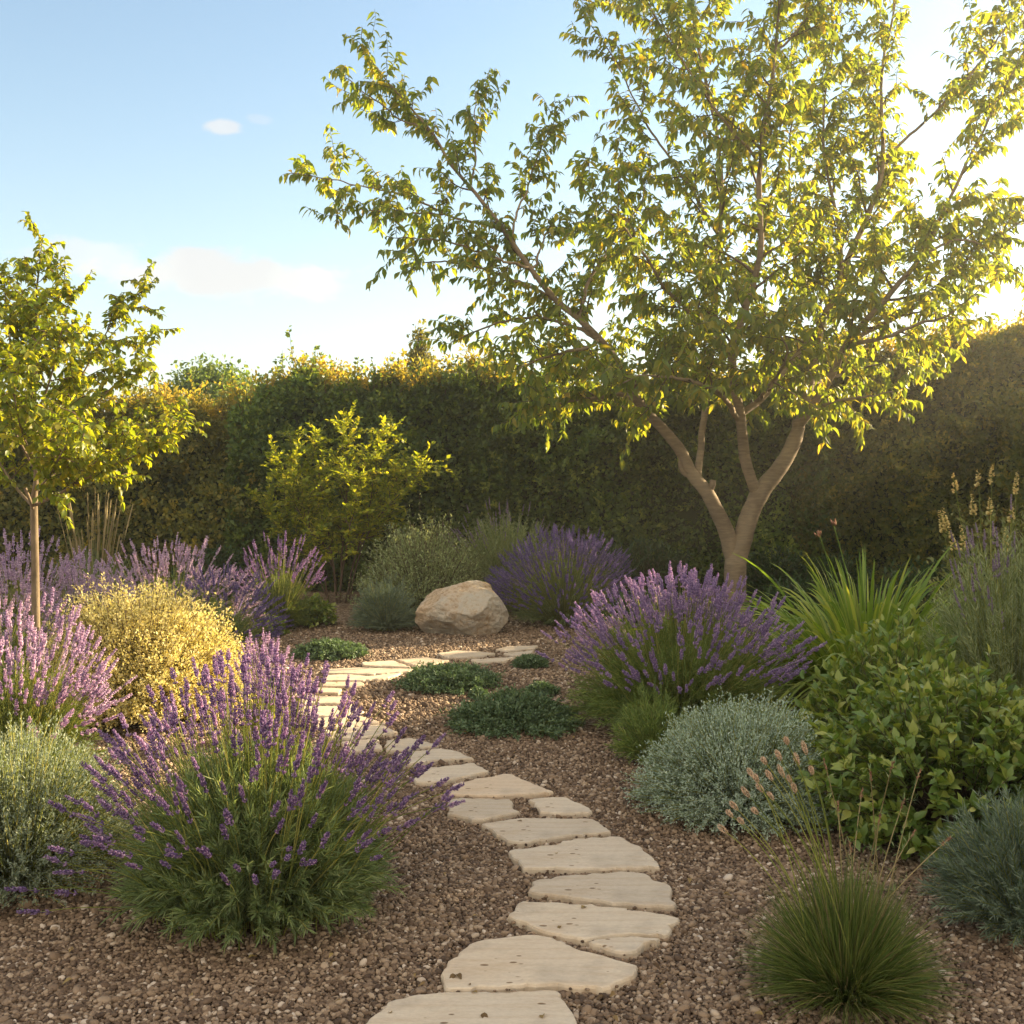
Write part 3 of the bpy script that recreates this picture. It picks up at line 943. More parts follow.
def sapling():
    Y0 = 6.4
    b = gp(36, 738)
    b = np.array([at(36, 600, Y0)[0], Y0, 0])
    root = thing('young_tree', 'slender young tree with straight pale trunk and yellow green leaves', 'tree', b)
    trunk, twigs, leaves = MB(), MB(), MB()
    tr = [(36, 745, 0, 7), (36, 640, 0, 5.6), (35, 560, 0, 5.2), (34, 503, 0, 4.8), (36, 480, 0, 3.4), (36, 440, 0, 3), (34, 400, .02, 2.6), (38, 350, .04, 2), (36, 300, .05, 1.5), (40, 262, .05, 1), (42, 240, .05, .6)]
    P = px_limb(tr, Y0, 60)
    trunk.tubes(P[None, :, :3], P[None, :, 3], 12)
    limbs = [(P[38:], 1.0, .5)]
    for s, l in (
        ([(36, 505, 0, 2.2), (62, 492, -.1, 1.8), (90, 476, -.15, 1.4), (130, 458, -.2, 1), (178, 438, -.2, .5)], .5),
        ([(36, 492, 0, 2), (60, 470, .2, 1.6), (95, 448, .35, 1.2), (140, 425, .45, .8), (185, 420, .5, .4)], .5),
        ([(36, 480, 0, 2), (62, 446, -.1, 1.6), (90, 410, -.2, 1.3), (120, 380, -.25, .9), (152, 352, -.3, .4)], .5),
        ([(36, 455, 0, 1.8), (58, 415, .1, 1.5), (85, 370, .2, 1.2), (115, 320, .25, .8), (146, 290, .3, .4)], .5),
        ([(35, 420, 0, 1.6), (50, 380, -.2, 1.2), (62, 330, -.3, .9), (75, 285, -.35, .4)], .5),
        ([(34, 508, 0, 2.2), (14, 485, .1, 1.8), (-6, 455, .15, 1.4), (-35, 425, .2, .6)], .5),
        ([(35, 470, 0, 1.8), (14, 430, -.15, 1.4), (-5, 385, -.25, 1), (-20, 330, -.3, .4)], .5),
        ([(35, 430, 0, 1.6), (18, 380, .15, 1.2), (8, 330, .2, .9), (4, 272, .25, .4)], .5),
        ([(36, 490, 0, 1.6), (50, 475, -.35, 1.2), (70, 440, -.6, .9), (95, 425, -.75, .4)], .5),
        ([(36, 460, 0, 1.6), (25, 440, -.35, 1.2), (15, 400, -.6, .9), (20, 360, -.7, .4)], .5),
        ([(36, 470, 0, 1.6), (50, 440, .35, 1.2), (70, 400, .6, .9), (80, 350, .7, .4)], .5),
        ([(36, 400, 0, 1.4), (30, 350, .3, 1), (25, 310, .4, .4)], .5),
    ):
        P = px_limb(s, Y0, 24)
        trunk.tubes(P[None, :, :3], np.maximum(P[:, 3], .5)[None] * 1.0 if False else P[None, :, 3], 7)
        limbs.append((P, 1.0, l))
    P = px_limb([(34, 512, 0, 2.4), (30, 500, -.05, 2.2), (25, 488, -.08, 2.4)], Y0, 8)
    trunk.tubes(P[None, :, :3], P[None, :, 3], 7)
    n = grow(limbs, trunk, leaves, leaves, .045, .056, .47, .036, .15, .0095, up=.25, start=.25, droop=.7, leaf_w=.6, var=(2, 1.6))
    print('sapling leaves', n)
    trunk.build('trunk', M['sapling_bark'], root)
    leaves.build('crown', [M['sapling_leaf'], M['twig']], root)


sapling()


def yellow_shrub():
    Y0 = 13.5
    b = at(338, 610, Y0)
    root = thing('tall_shrub', 'multi stemmed shrub with bright yellow top before the hedge', 'shrub', (b[0], Y0, 0))
    stems, twigs, leaves = MB(), MB(), MB()
    limbs = []
    for s in (
        [(330, 612, 0, 2.5), (325, 580, 0, 2.2), (318, 545, -.1, 1.8), (300, 500, -.2, 1.3), (275, 455, -.25, .5)],
        [(336, 612, 0, 2.5), (335, 570, .1, 2.2), (330, 530, .15, 1.8), (322, 480, .2, 1.2), (315, 438, .2, .5)],
        [(340, 612, 0, 2.5), (340, 565, -.1, 2.2), (345, 520, -.2, 1.8), (348, 470, -.25, 1.2), (345, 432, -.3, .5)],
        [(344, 612, 0, 3), (352, 570, 0, 2.6), (362, 530, .05, 2), (375, 480, .1, 1.3), (388, 434, .1, .5)],
        [(346, 612, 0, 2.5), (358, 565, -.1, 2.2), (372, 530, -.2, 1.6), (400, 495, -.3, 1), (428, 466, -.3, .5)],
        [(334, 612, 0, 2), (318, 575, .2, 1.6), (295, 540, .4, 1.2), (262, 500, .5, .5)],
        [(340, 612, 0, 2), (345, 560, .4, 1.6), (370, 520, .6, 1.2), (405, 470, .7, .5)],
        [(338, 612, 0, 2), (330, 560, -.4, 1.6), (310, 530, -.5, 1.2), (285, 490, -.6, .5)],
        [(338, 612, 0, 2), (345, 560, -.4, 1.6), (350, 520, -.6, 1.2), (365, 460, -.6, .5)],
        [(338, 612, 0, 2), (330, 560, .4, 1.6), (310, 510, .5, 1.2), (298, 452, .5, .5)],
    ):
        P = px_limb(s, Y0, 24)
        P[2:-1, :3] += np.cumsum(rng.normal(0, .007, (21, 3)), 0)
        stems.tubes(P[None, :, :3], P[None, :, 3] * .6, 6)
        limbs.append((P, 1.0, 1.0))
    grow(limbs, stems, leaves, leaves, .07, .08, .5, .06, .22, .018, up=.35, start=.36, leaf_tpl=LEAF2, leaf_w=.6, droop=-.15, var=(1.6, 1.8))
    stems.build('stems', M['twig'], root)
    leaves.build('crown', [M['yellow_tip'], M['twig']], root)


yellow_shrub()


# ------------------------------------------------------------------ hedges and background trees
def hedge(name, label, x0, x1, yf, yb, hfun, mats, n_per_m2, leaf, seed, group='clipped hedge around the garden', shoots=60, dens_end=True, lean=0.0):
    """leafy mass x0..x1, front face at yf, back at yb, top height hfun(x)"""
    root = thing(name, label, 'hedge', ((x0 + x1) / 2, (yf + yb) / 2, 0), group)
    mb = MB()
    W, D = x1 - x0, yb - yf
    hm = hfun(np.linspace(x0, x1, 30)).mean()
    # front, top, two ends, back
    sets = []
    n = int(W * hm * n_per_m2)
    u, v = rng.uniform(x0, x1, n), rng.random(n)
    sets.append((np.c_[u, np.full(n, yf), v * hfun(u)], np.array([0, -1, 0.0])))
    n = int(W * D * n_per_m2 * 1.2)
    u, w = rng.uniform(x0, x1, n), rng.uniform(yf, yb, n)
    sets.append((np.c_[u, w, hfun(u)], np.array([0, 0, 1.0])))
    for xe, s in ((x0, -1), (x1, 1)):
        n = int(D * hm * n_per_m2)
        w, v = rng.uniform(yf, yb, n), rng.random(n)
        sets.append((np.c_[np.full(n, xe), w, v * hfun(np.array([xe]))[0]], np.array([s, 0, 0.0])))
    n = int(W * hm * n_per_m2 * .4)
    u, v = rng.uniform(x0, x1, n), rng.random(n)
    sets.append((np.c_[u, np.full(n, yb), v * hfun(u)], np.array([0, 1, 0.0])))
    for P, nn in sets:
        n = len(P)
        h = hfun(P[:, 0])
        # rounded shoulder
        zz = P[:, 2] / h
        b = .26 * wob(P, .8, seed) + .17 * wob(P, 2.2, seed + 2) + .08 * wob(P, 5, seed)
        dep = rng.exponential(.13, n)
        P = P + nn * (b - dep)[:, None]
        if nn[2] < .5:
            P = P - nn * (np.clip(zz - .66, 0, 1) ** 2 * 4.2)[:, None] * .9
        else:
            edge = np.minimum(P[:, 1] - yf, yb - P[:, 1]) / D
            P[:, 2] -= np.clip(.25 - edge, 0, 1) ** 2 * 4
        P[:, 2] = np.maximum(P[:, 2], .02)
        d = nrm(nn * .5 + rand_unit(n) * .9 + [0, 0, .25])
        up = nrm(nn + rand_unit(n) * .7 + [0, 0, .3])
        s = leaf * rng.uniform(.6, 1.3, n)
        mb.inst(LEAF2, P, frames(d, up), np.c_[s * .62, s, s], rng.beta(1.6, 2.2, n))
    # leafy sprays standing out of the face, light new growth; top ones painted sunlit gold
    ns = int(W * hm * 17)
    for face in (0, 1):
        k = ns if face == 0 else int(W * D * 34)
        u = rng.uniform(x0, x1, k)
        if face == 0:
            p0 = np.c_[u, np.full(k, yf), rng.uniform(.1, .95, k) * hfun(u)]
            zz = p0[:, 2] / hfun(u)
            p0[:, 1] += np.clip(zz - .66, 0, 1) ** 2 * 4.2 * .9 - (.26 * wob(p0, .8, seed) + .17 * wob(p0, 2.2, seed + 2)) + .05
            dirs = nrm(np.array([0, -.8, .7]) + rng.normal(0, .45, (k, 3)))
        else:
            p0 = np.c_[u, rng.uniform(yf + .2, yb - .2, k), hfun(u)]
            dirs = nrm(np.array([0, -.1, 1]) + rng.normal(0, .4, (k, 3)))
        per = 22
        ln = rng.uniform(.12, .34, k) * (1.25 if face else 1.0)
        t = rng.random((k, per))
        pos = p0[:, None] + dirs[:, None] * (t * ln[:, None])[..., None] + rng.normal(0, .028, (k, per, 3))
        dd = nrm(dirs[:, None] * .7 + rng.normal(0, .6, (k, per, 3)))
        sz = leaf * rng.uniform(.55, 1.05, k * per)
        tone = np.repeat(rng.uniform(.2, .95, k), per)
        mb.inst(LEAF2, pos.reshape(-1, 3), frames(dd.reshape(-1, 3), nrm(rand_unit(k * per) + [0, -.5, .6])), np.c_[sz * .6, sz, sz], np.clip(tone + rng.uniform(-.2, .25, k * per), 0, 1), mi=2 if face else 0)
    # shoots that break the outline
    tw = []
    for _ in range(int(W * shoots)):
        x, y = rng.uniform(x0, x1), rng.uniform(yf + .1 * D, yb - .1 * D)
        z = hfun(np.array([x]))[0]
        ln = min(.6, rng.exponential(.11)) + .06
        d = nrm(np.array([rng.normal(0, .25), rng.normal(0, .25), 1]))
        p0 = np.array([x, y, z - .1])
        t = np.linspace(0, 1, 5)[:, None]
        Pq = p0 + d * t * (ln + .1)
        tw.append(Pq)
        k = int(8 + ln * 40)
        s = rng.random(k)
        pos = p0 + d * (s * (ln + .1))[:, None]
        dd = nrm(d * .5 + rand_unit(k))
        sz = leaf * rng.uniform(.5, 1.1, k)
        mb.inst(LEAF2, pos, frames(dd, rand_unit(k)), np.c_[sz * .62, sz, sz], rng.beta(2.4, 1.6, k))
    mb.tubes(np.array(tw), np.linspace(.006, .002, 5)[None], 4, mi=1)
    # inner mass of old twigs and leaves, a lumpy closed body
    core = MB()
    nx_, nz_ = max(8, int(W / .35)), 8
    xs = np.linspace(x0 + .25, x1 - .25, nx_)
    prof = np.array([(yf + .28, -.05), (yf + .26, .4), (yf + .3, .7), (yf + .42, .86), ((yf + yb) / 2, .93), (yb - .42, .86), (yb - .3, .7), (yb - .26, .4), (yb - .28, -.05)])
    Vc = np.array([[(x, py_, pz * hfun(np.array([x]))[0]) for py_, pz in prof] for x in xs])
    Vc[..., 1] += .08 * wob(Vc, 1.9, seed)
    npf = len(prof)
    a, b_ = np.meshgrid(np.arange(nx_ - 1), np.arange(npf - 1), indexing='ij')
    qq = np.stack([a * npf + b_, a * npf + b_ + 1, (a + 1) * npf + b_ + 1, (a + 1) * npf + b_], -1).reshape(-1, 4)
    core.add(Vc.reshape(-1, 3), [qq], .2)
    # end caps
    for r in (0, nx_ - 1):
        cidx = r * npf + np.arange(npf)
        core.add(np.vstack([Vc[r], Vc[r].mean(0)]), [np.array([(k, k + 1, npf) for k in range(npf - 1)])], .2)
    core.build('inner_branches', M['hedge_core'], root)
    mb.build('foliage', [mats, M['twig'], M['hedge_sunlit_top']], root)
    return root


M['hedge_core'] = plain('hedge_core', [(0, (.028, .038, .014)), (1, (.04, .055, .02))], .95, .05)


def hf(knots, amp=.10, seed=0):
    xs, hs = np.array(knots).T
    return lambda x: np.interp(x, xs, hs) + amp * np.sin(x * 2.3 + seed) * .5 + amp * np.sin(x * 5.1 + seed * 2) * .5 + amp * .45 * np.sin(x * 11.3 + seed) + amp * .3 * np.sin(x * 23.7 + seed)


hedge('hedge', 'left dark hedge with golden lit top behind the young tree', -9.5, -3.5, 15.0, 16.5, hf([(-9.5, 2.4), (-5.5, 2.38), (-4.3, 2.46), (-3.7, 2.4)], .12, 1), M['hedge_gold'], 1700, .078, 1.0)
hedge('hedge', 'tall dense green hedge behind the yellow topped shrub', -3.85, -.1, 14.8, 16.5, hf([(-3.8, 2.55), (-3.0, 2.78), (-1.6, 2.85), (-.9, 2.9), (-.3, 2.85)], .13, 2), M['hedge_green'], 1800, .078, 2.0, shoots=90)
hedge('hedge', 'broad hedge behind the cherry tree trunk', -.5, 4.3, 14.9, 16.6, hf([(-.3, 2.85), (.6, 2.65), (3.2, 2.7), (4.1, 3.1)], .11, 3), M['hedge_green'], 1800, .078, 3.0, shoots=90)
hedge('hedge', 'right end hedge with haze brown put into its leaves, behind the yellow flower spires', 3.9, 9.5, 15.0, 16.8, hf([(4.1, 3.15), (6, 3.35), (9.5, 3.4)], .15, 4), M['hedge_haze_brown'], 1700, .078, 4.0, shoots=110)


def shade_hedge():
    """unseen hedge added at the right, its height shaped to shade the path"""
    f = hf([(-2, 3.2), (3, 3.25), (7, 3.3), (8.2, 3.2), (9, 2.9), (10, 2.6), (11.5, 2.45), (16, 2.5)], .25, 5)  # heights of the added hedge shade the path, spare the left plants
    r = hedge('hedge', 'unseen hedge added along the right side of the garden to shade the path', -1.0, 14.0, 0, 1.2, lambda x: f(x), M['hedge_haze_brown'], 420, .10, 5.0, shoots=60)
    r.rotation_euler = (0, 0, PI / 2)
    r.location = (6.9, r.location[0], 0)


shade_hedge()


def crown_tree(name, label, px, pyt, Y, rx, rz, m, n, leaf, conical=False):
    c = at(px, pyt, Y)
    top = c[2]
    root = thing(name, label, 'tree', (c[0], Y, 0), 'trees beyond the hedge')
    tm, lm = MB(), MB()
    tp = smooth_line([(c[0], Y, 0, .16), (c[0] + .05, Y, top * .4, .12), (c[0], Y, top - rz * .4, .05)], 14)
    tm.tubes(tp[None, :, :3], tp[None, :, 3], 8)
    tips, P0 = [], []
    k = 90
    d = rand_unit(k)
    d[:, 2] = np.abs(d[:, 2]) * 1.0 - .25
    rad = rng.uniform(.7, 1.05, k)
    tipP = np.array([c[0], Y, top - rz]) + d * rad[:, None] * [rx, rx, rz]
    if conical:
        zt = rng.random(k)
        ang = rng.random(k) * 6.28
        tipP = np.c_[c[0] + np.cos(ang) * rx * (1 - zt) * rad, Y + np.sin(ang) * rx * (1 - zt) * rad, top - 2 * rz + zt * 2 * rz]
    base = np.c_[np.full(k, c[0]), np.full(k, Y), np.clip(tipP[:, 2] - rng.uniform(.3, .9, k) * rz, .5, None)]
    tm.tubes(bez(base, (base + tipP) / 2 + [0, 0, .1], tipP, 6), np.linspace(.03, .006, 6)[None], 5)
    cl = rng.integers(0, k, n)
    t = 1 - rng.random(n) ** 2 * .8
    pos = base[cl] + (tipP[cl] - base[cl]) * t[:, None] + rng.normal(0, .16 * rx / 1.2, (n, 3))
    s = leaf * rng.uniform(.6, 1.3, n)
    lm.inst(LEAF2, pos, frames(nrm(rand_unit(n) + [0, 0, .2]), rand_unit(n)), np.c_[s * .6, s, s], rng.beta(1.8, 2, n))
    tm.build('trunk', M['twig'], root)
    lm.build('crown', m, root)


crown_tree('background_tree', 'round topped tree showing above the left hedge', 212, 360, 24, 1.2, .95, M['hedge_green'], 9000, .11)
crown_tree('background_tree', 'narrow pointed tree tip rising behind the hedge left of the cherry', 421, 328, 19, .55, .9, M['hedge_gold'], 5000, .08, True)
crown_tree('background_tree', 'bronze tree top beyond the hedge at the far right', 1000, 330, 20, 1.5, .8, M['hedge_haze_brown'], 9000, .09)


# ------------------------------------------------------------------ plants
def ell_dirs(n, tmax, even=.5):
    u = rng.random(n) ** even
    th = u * tmax
    ph = rng.random(n) * 2 * PI
    return u, np.c_[np.sin(th) * np.cos(ph), np.sin(th) * np.sin(ph), np.cos(th)]


def spike_tpl(whorls, per, floret, seed, gap=True):
    r = np.random.default_rng(seed)
    mb = MB()
    P, D, S, V = [], [], [], []
    zs = list(np.linspace(0.06, .9, whorls))
    if gap:
        zs = [-.42] + zs
    for i, z in enumerate(zs):
        w = .9 if z < 0 else (1 - .55 * max(0, z) ** 1.6)
        k = per if z < .75 else max(3, per - 2)
        for a in range(k):
            an = a / k * 6.283 + i * .7 + r.normal(0, .2)
            P.append((.06 * w * math.cos(an), .06 * w * math.sin(an), z + r.normal(0, .02)))
            D.append((math.cos(an) * .8, math.sin(an) * .8, 1.0 + r.normal(0, .25)))
            s = (.23 * w + .03) * r.uniform(.8, 1.25)
            S.append((s * .52, s, s * .52))
            V.append(r.random())
    mb.tubes(np.array([[(0, 0, -.5), (0, 0, .3), (0, 0, 1.0)]]), np.array([[.028, .05, .02]]), 4, var=.3)
    global rng
    keep, rng = rng, r
    mb.inst(floret, np.array(P), frames(np.array(D)), np.array(S), np.array(V))
    rng = keep
    return mb


def arr(mb):
    fs = ([np.concatenate(mb.F3)] if mb.F3 else []) + ([np.concatenate(mb.F4)] if mb.F4 else [])
    return np.concatenate(mb.V), fs, np.concatenate(mb.var)


SPK_HI = [spike_tpl(6, 7, OCTA, s) for s in range(5)]
SPK_LO = [spike_tpl(5, 5, TETRA, s + 20) for s in range(4)]


def scatter_spikes(mb, which, P, D, L, W):
    """merge spikes (templates along Z) into one mesh"""
    R = frames(D, roll=rng.random(len(P)) * 6.28)
    R = np.stack([R[..., 0], R[..., 2], R[..., 1]], -1)       # template Z -> D
    t = rng.integers(0, len(which), len(P))
    for k, w in enumerate(which):
        tv, tf, tvar = arr(w)
        s = t == k
        if not s.any():
            continue
        n = s.sum()
        V = np.einsum('nij,vj->nvi', R[s] * np.c_[W[s], W[s], L[s]][:, None, :], tv) + P[s][:, None]
        off = (np.arange(n) * len(tv))[:, None, None]
        var = np.clip(tvar[None] * .75 + rng.uniform(0, .3, (n, 1)), 0, 1)
        mb.add(V.reshape(-1, 3), [(f[None] + off).reshape(-1, f.shape[1]) for f in tf], var.ravel())


SPK_MESH = {}


def lavender(label, cx, cy, r, h, n, flower, spike=(.085, .06), leafm='lav_leaf', fol=.6, n_leaf=260, stem_r=.0013, hi=False, individuals=0, tmax=1.25, group='lavender clumps', foot=.3, leaf_len=.045, spread_low=1.0, stray=(), name='lavender', even=.5, zmin=.12, gapl=.022):
    root = thing(name, label, 'lavender', (cx, cy, 0), group)
    c0 = np.array([cx, cy, 0])
    # leafy base: many short leafy shoots
    u, d = ell_dirs(n_leaf, 1.45, .55)
    tip = d * [r, r, h] * fol * rng.uniform(.8, 1.12, (n_leaf, 1))
    tip[:, 2] = np.maximum(tip[:, 2], .05)
    b = np.c_[d[:, :2] * r * foot * rng.uniform(.2, 1, (n_leaf, 1)), np.zeros(n_leaf)]
    ctrl = (b + tip) / 2 + np.c_[np.zeros((n_leaf, 2)), np.full(n_leaf, .10 * h)] - d * [.05 * r, .05 * r, 0]
    K = 8
    P = bez(b, ctrl, tip, K) + c0
    fm = MB()
    fm.tubes(P, np.linspace(stem_r * 1.4, stem_r * .8, K)[None], 3, mi=1)
    per = max(6, int(r * fol * 1.6 / gapl))
    t = (np.linspace(.18, 1, per)[None] + rng.uniform(-.03, .03, (n_leaf, per))) * (K - 1)
    t = np.clip(t, 0, K - 1.001)
    i0 = t.astype(int)
    f = (t - i0)[..., None]
    rows = np.arange(n_leaf)[:, None]
    pos = P[rows, i0] * (1 - f) + P[rows, i0 + 1] * f
    tan = nrm(P[rows, i0 + 1] - P[rows, i0])
    pos = np.repeat(pos.reshape(-1, 3), 2, 0)
    tan = np.repeat(tan.reshape(-1, 3), 2, 0)
    side = nrm(np.cross(tan, rand_unit(len(tan))))
    side[1::2] = -side[::2]
    dl = nrm(tan + side * rng.uniform(.4, .9, (len(tan), 1)))
    ll = leaf_len * rng.uniform(.6, 1.25, len(tan))
    fm.inst(NEEDLE, pos, frames(dl, rand_unit(len(tan))), np.c_[ll * .075 + .0010, ll, ll])
    fm.build('foliage', [M[leafm], M['lav_stem']], root)
    if n == 0:
        return root
    # flowering stems
    u, d = ell_dirs(n, tmax, even)
    rr = rng.uniform(.80, 1.12, (n, 1))
    tip = d * [r, r, h] * rr
    low = u[:, None] ** 2
    tip[:, 2] = np.maximum(tip[:, 2], zmin * rng.uniform(.5, 1.2, n)) * spread_low
    if len(stray):
        tip = np.vstack([tip, np.array(stray) - c0])
        d = np.vstack([d, nrm(np.array(stray) - c0)])
        n = len(tip)
    b = np.c_[d[:, :2] * r * foot * rng.uniform(.1, 1, (n, 1)), np.full(n, .01)]
    ctrl = (b + tip) / 2 + np.c_[np.zeros((n, 2)), rng.uniform(.06, .16, n) * h] + rng.normal(0, .03 * r, (n, 3))
    K = 9
    P = bez(b, ctrl, tip, K) + c0
    sm = MB()
    sm.tubes(P, np.linspace(stem_r * 1.15, stem_r * .7, K)[None], 3 if not hi else 4)
    sm.build('flower_stems', M['lav_stem'], root)
    P2 = P[:, -1]
    D = nrm(P[:, -1] - P[:, -2] + np.array([0, 0, .02]) * np.linalg.norm(P[:, -1] - P[:, -2], axis=1, keepdims=True) * 8)
    L = spike[0] * rng.uniform(.6, 1.3, n)
    W = spike[1] * rng.uniform(.8, 1.2, n)
    tpls = SPK_HI if hi else SPK_LO
    idx = np.argsort(np.linalg.norm(P2 - np.array([0, 0, EYE]), axis=1))
    # those seen largest become parts of their own
    own = idx[:individuals]
    rest = idx[individuals:]
    for i in own:
        k = int(rng.integers(0, len(tpls)))
        key = (flower, k)
        if key not in SPK_MESH:
            SPK_MESH[key] = tpls[k].mesh('flower_spike', M[flower])
        o = bpy.data.objects.new('flower_spike', SPK_MESH[key])
        C.objects.link(o)
        o.parent = root
        o.location = P2[i] - c0
        o.rotation_euler = Vector(D[i]).to_track_quat('Z', 'Y').to_euler()
        o.scale = (W[i], W[i], L[i])
    if len(rest):
        fb = MB()
        scatter_spikes(fb, tpls, P2[rest], D[rest], L[rest], W[rest])
        fb.build('flower_spikes', M[flower], root, kind='stuff' if True else None)
    return root


def mound(name, label, cat, cx, cy, r, h, n, m, leaf, leaf_w=.5, tplt=LEAF2, tmax=1.5, along=(.45, 1.0), per=16, group=None, m2=None, jitter=.18, ry=None, foot=.35, out=.8, upb=.2, stem='twig', rough=.14, seed=0., clump=0, spray=.0, even=.5):
    """shrub of many leafy shoots radiating from its foot"""
    ry = ry or r
    root = thing(name, label, cat, (cx, cy, 0), group)
    c0 = np.array([cx, cy, 0])
    u, d = ell_dirs(n, tmax, even)
    amp = 1 + rough * wob(d * 2, 1.3, seed) + rough * .6 * wob(d * 4, 1.7, seed + 1) + rng.normal(0, jitter * .35, n)
    tip = d * [r, ry, h] * amp[:, None]
    tip[:, 2] = np.maximum(tip[:, 2], .02)
    b = np.c_[d[:, :2] * [r * foot, ry * foot] * rng.uniform(.1, 1, (n, 1)), np.zeros(n)]
    ctrl = (b + tip) / 2 + np.c_[rng.normal(0, .05 * r, (n, 2)), rng.uniform(.02, .14, n) * h]
    K = 7
    P = bez(b, ctrl, tip, K) + c0
    sm = MB()
    sm.tubes(P, np.linspace(.0035, .001, K)[None] * (.6 + r), 3)
    sm.build('stems', M[stem], root)
    t = rng.uniform(along[0], along[1], (n, per)) * (K - 1)
    t = np.clip(t, 0, K - 1.001)
    i0 = t.astype(int)
    f = (t - i0)[..., None]
    rows = np.arange(n)[:, None]
    pos = (P[rows, i0] * (1 - f) + P[rows, i0 + 1] * f).reshape(-1, 3)
    tan = nrm(P[rows, i0 + 1] - P[rows, i0]).reshape(-1, 3)
    N = len(pos)
    if spray:
        pos = pos + rng.normal(0, spray, (N, 3))
    dl = nrm(tan * rng.uniform(.2, 1, (N, 1)) + rand_unit(N) * out + [0, 0, upb])
    upv = nrm(tan * .3 + [0, 0, .8] + rand_unit(N) * .6)
    ll = leaf * rng.uniform(.55, 1.25, N)
    var = np.clip(rng.beta(2, 2.2, N) * .8 + .2 * (t.reshape(-1) / (K - 1)) ** 2, 0, 1)
    lm = MB()
    lm.inst(tplt, pos, frames(dl, upv), np.c_[ll * leaf_w, ll, ll], var)
    lm.build('foliage', M[m], root)
    return root


# ---- left bed
FL = (-.89, 3.85)
strays = [at(40, 912, 3.55), at(70, 893, 3.5), at(28, 890, 3.6), at(75, 872, 3.5), at(452, 790, 3.9), at(436, 786, 3.9), at(448, 806, 3.8), at(412, 750, 4.0), at(422, 772, 4.0), at(432, 748, 4.05), at(404, 826, 3.7), at(90, 845, 3.5), at(60, 862, 3.55)]
lavender('large purple lavender clump at the near left of the path, over the gravel', FL[0], FL[1], .66, .80, 420, 'lav_purple', (.058, .044), 'lav_leaf_grey', .68, 900, .0019, True, 100, 1.17, foot=.55, leaf_len=.05, stray=strays, even=.6, zmin=.2, gapl=.018)
lavender('mauve lavender with lime green base at the left photo edge', -2.42, 5.35, .52, .84, 330, 'lav_pink', (.075, .048), 'grass_green', .72, 420, .0016, True, 100, 1.15, foot=.38, gapl=.025)
lavender('mauve lavender around the foot of the young tree', -3.35, 7.1, .62, .86, 330, 'lav_pale', (.09, .055), 'lav_leaf', .62, 220, .0016, False, 0, 1.25)
lavender('pinkish lavender behind the young tree trunk at the left edge', -3.95, 8.8, .75, .95, 360, 'lav_pale', (.09, .055), 'lav_leaf', .62, 220, .0018, False, 0, 1.25)
lavender('wide mauve lavender behind the golden bush', -3.2, 10.2, .85, .84, 420, 'lav_pale', (.10, .055), 'lav_leaf', .66, 260, .0018, False, 0, 1.3)
lavender('lilac lavender drift showing between the young tree trunk and the golden bush', -3.35, 8.7, .6, .80, 320, 'lav_pale', (.09, .055), 'lav_leaf', .64, 220, .0018, False, 0, 1.25)
lavender('violet lavender right of the golden bush, low in shade', -2.55, 9.7, .52, .66, 260, 'lav_violet', (.085, .05), 'lav_leaf_grey', .6, 180, .0016, False, 0, 1.4)
lavender('faded lavender with a bright green base below the yellow topped shrub', -2.33, 11.0, .5, .86, 120, 'lav_purple', (.10, .05), 'grass_green', .62, 330, .0018, False, 0, 1.0)
lavender('small pale lavender tuft between golden bush and path', -1.42, 6.3, .22, .56, 90, 'lav_pink', (.075, .045), 'lav_stem', .62, 120, .0014, False, 0, 1.05)
mound('golden_bush', 'rounded golden yellow bush left of the path', 'shrub', -2.36, 7.0, .66, .78, 2100, 'gold_leaf', .021, .6, LEAF2, 1.5, (.45, 1.0), 56, jitter=.22, spray=.014, rough=.1, seed=3.)
mound('silver_bush', 'grey green bush with cream tips at the lower left edge', 'shrub', -1.86, 4.12, .46, .56, 1300, 'silver_green', .016, .34, NEEDLE, 1.5, (.3, 1.0), 60, stem='lav_stem', spray=.006, rough=.1, seed=5., out=.7)

# ornamental grass behind the left lavender
def tall_grass():
    c = np.array([(95 - 512) / F * 12.2, 12.2, 0])
    root = thing('ornamental_grass', 'clump of tall straw coloured grass stalks behind the mauve lavender', 'grass', c)
    n = 46
    u, d = ell_dirs(n, .34, .6)
    tip = c + d * rng.uniform(.85, 1.42, (n, 1)) * [1.15, 1, 1]
    b = c + d * [.5, .5, 0]
    P = bez(b, (b + tip) / 2 + [0, 0, .1], tip, 7)
    mb = MB()
    mb.tubes(P, np.linspace(.006, .003, 7)[None], 4)
    k = rng.permutation(n)[:30]
    heads = P[k][:, 4:]
    hb = MB()
    hb.tubes(heads, np.array([.004, .010, .004])[None], 5)
    mb.build('stalks', M['straw'], root)
    hb.build('seed_heads', M['straw'], root)
    n = 260
    u, d = ell_dirs(n, .8, .6)
    tip = c + d * rng.uniform(.5, .85, (n, 1))
    b = c + d * [.3, .3, 0]
    P = bez(b, (b + tip) / 2 + [0, 0, .12], tip, 6)
    lb = MB()
    lb.ribbons(P, np.linspace(.007, .001, 6)[None], rand_unit(n))
    lb.build('blades', M['lav_leaf_grey'], root)


tall_grass()

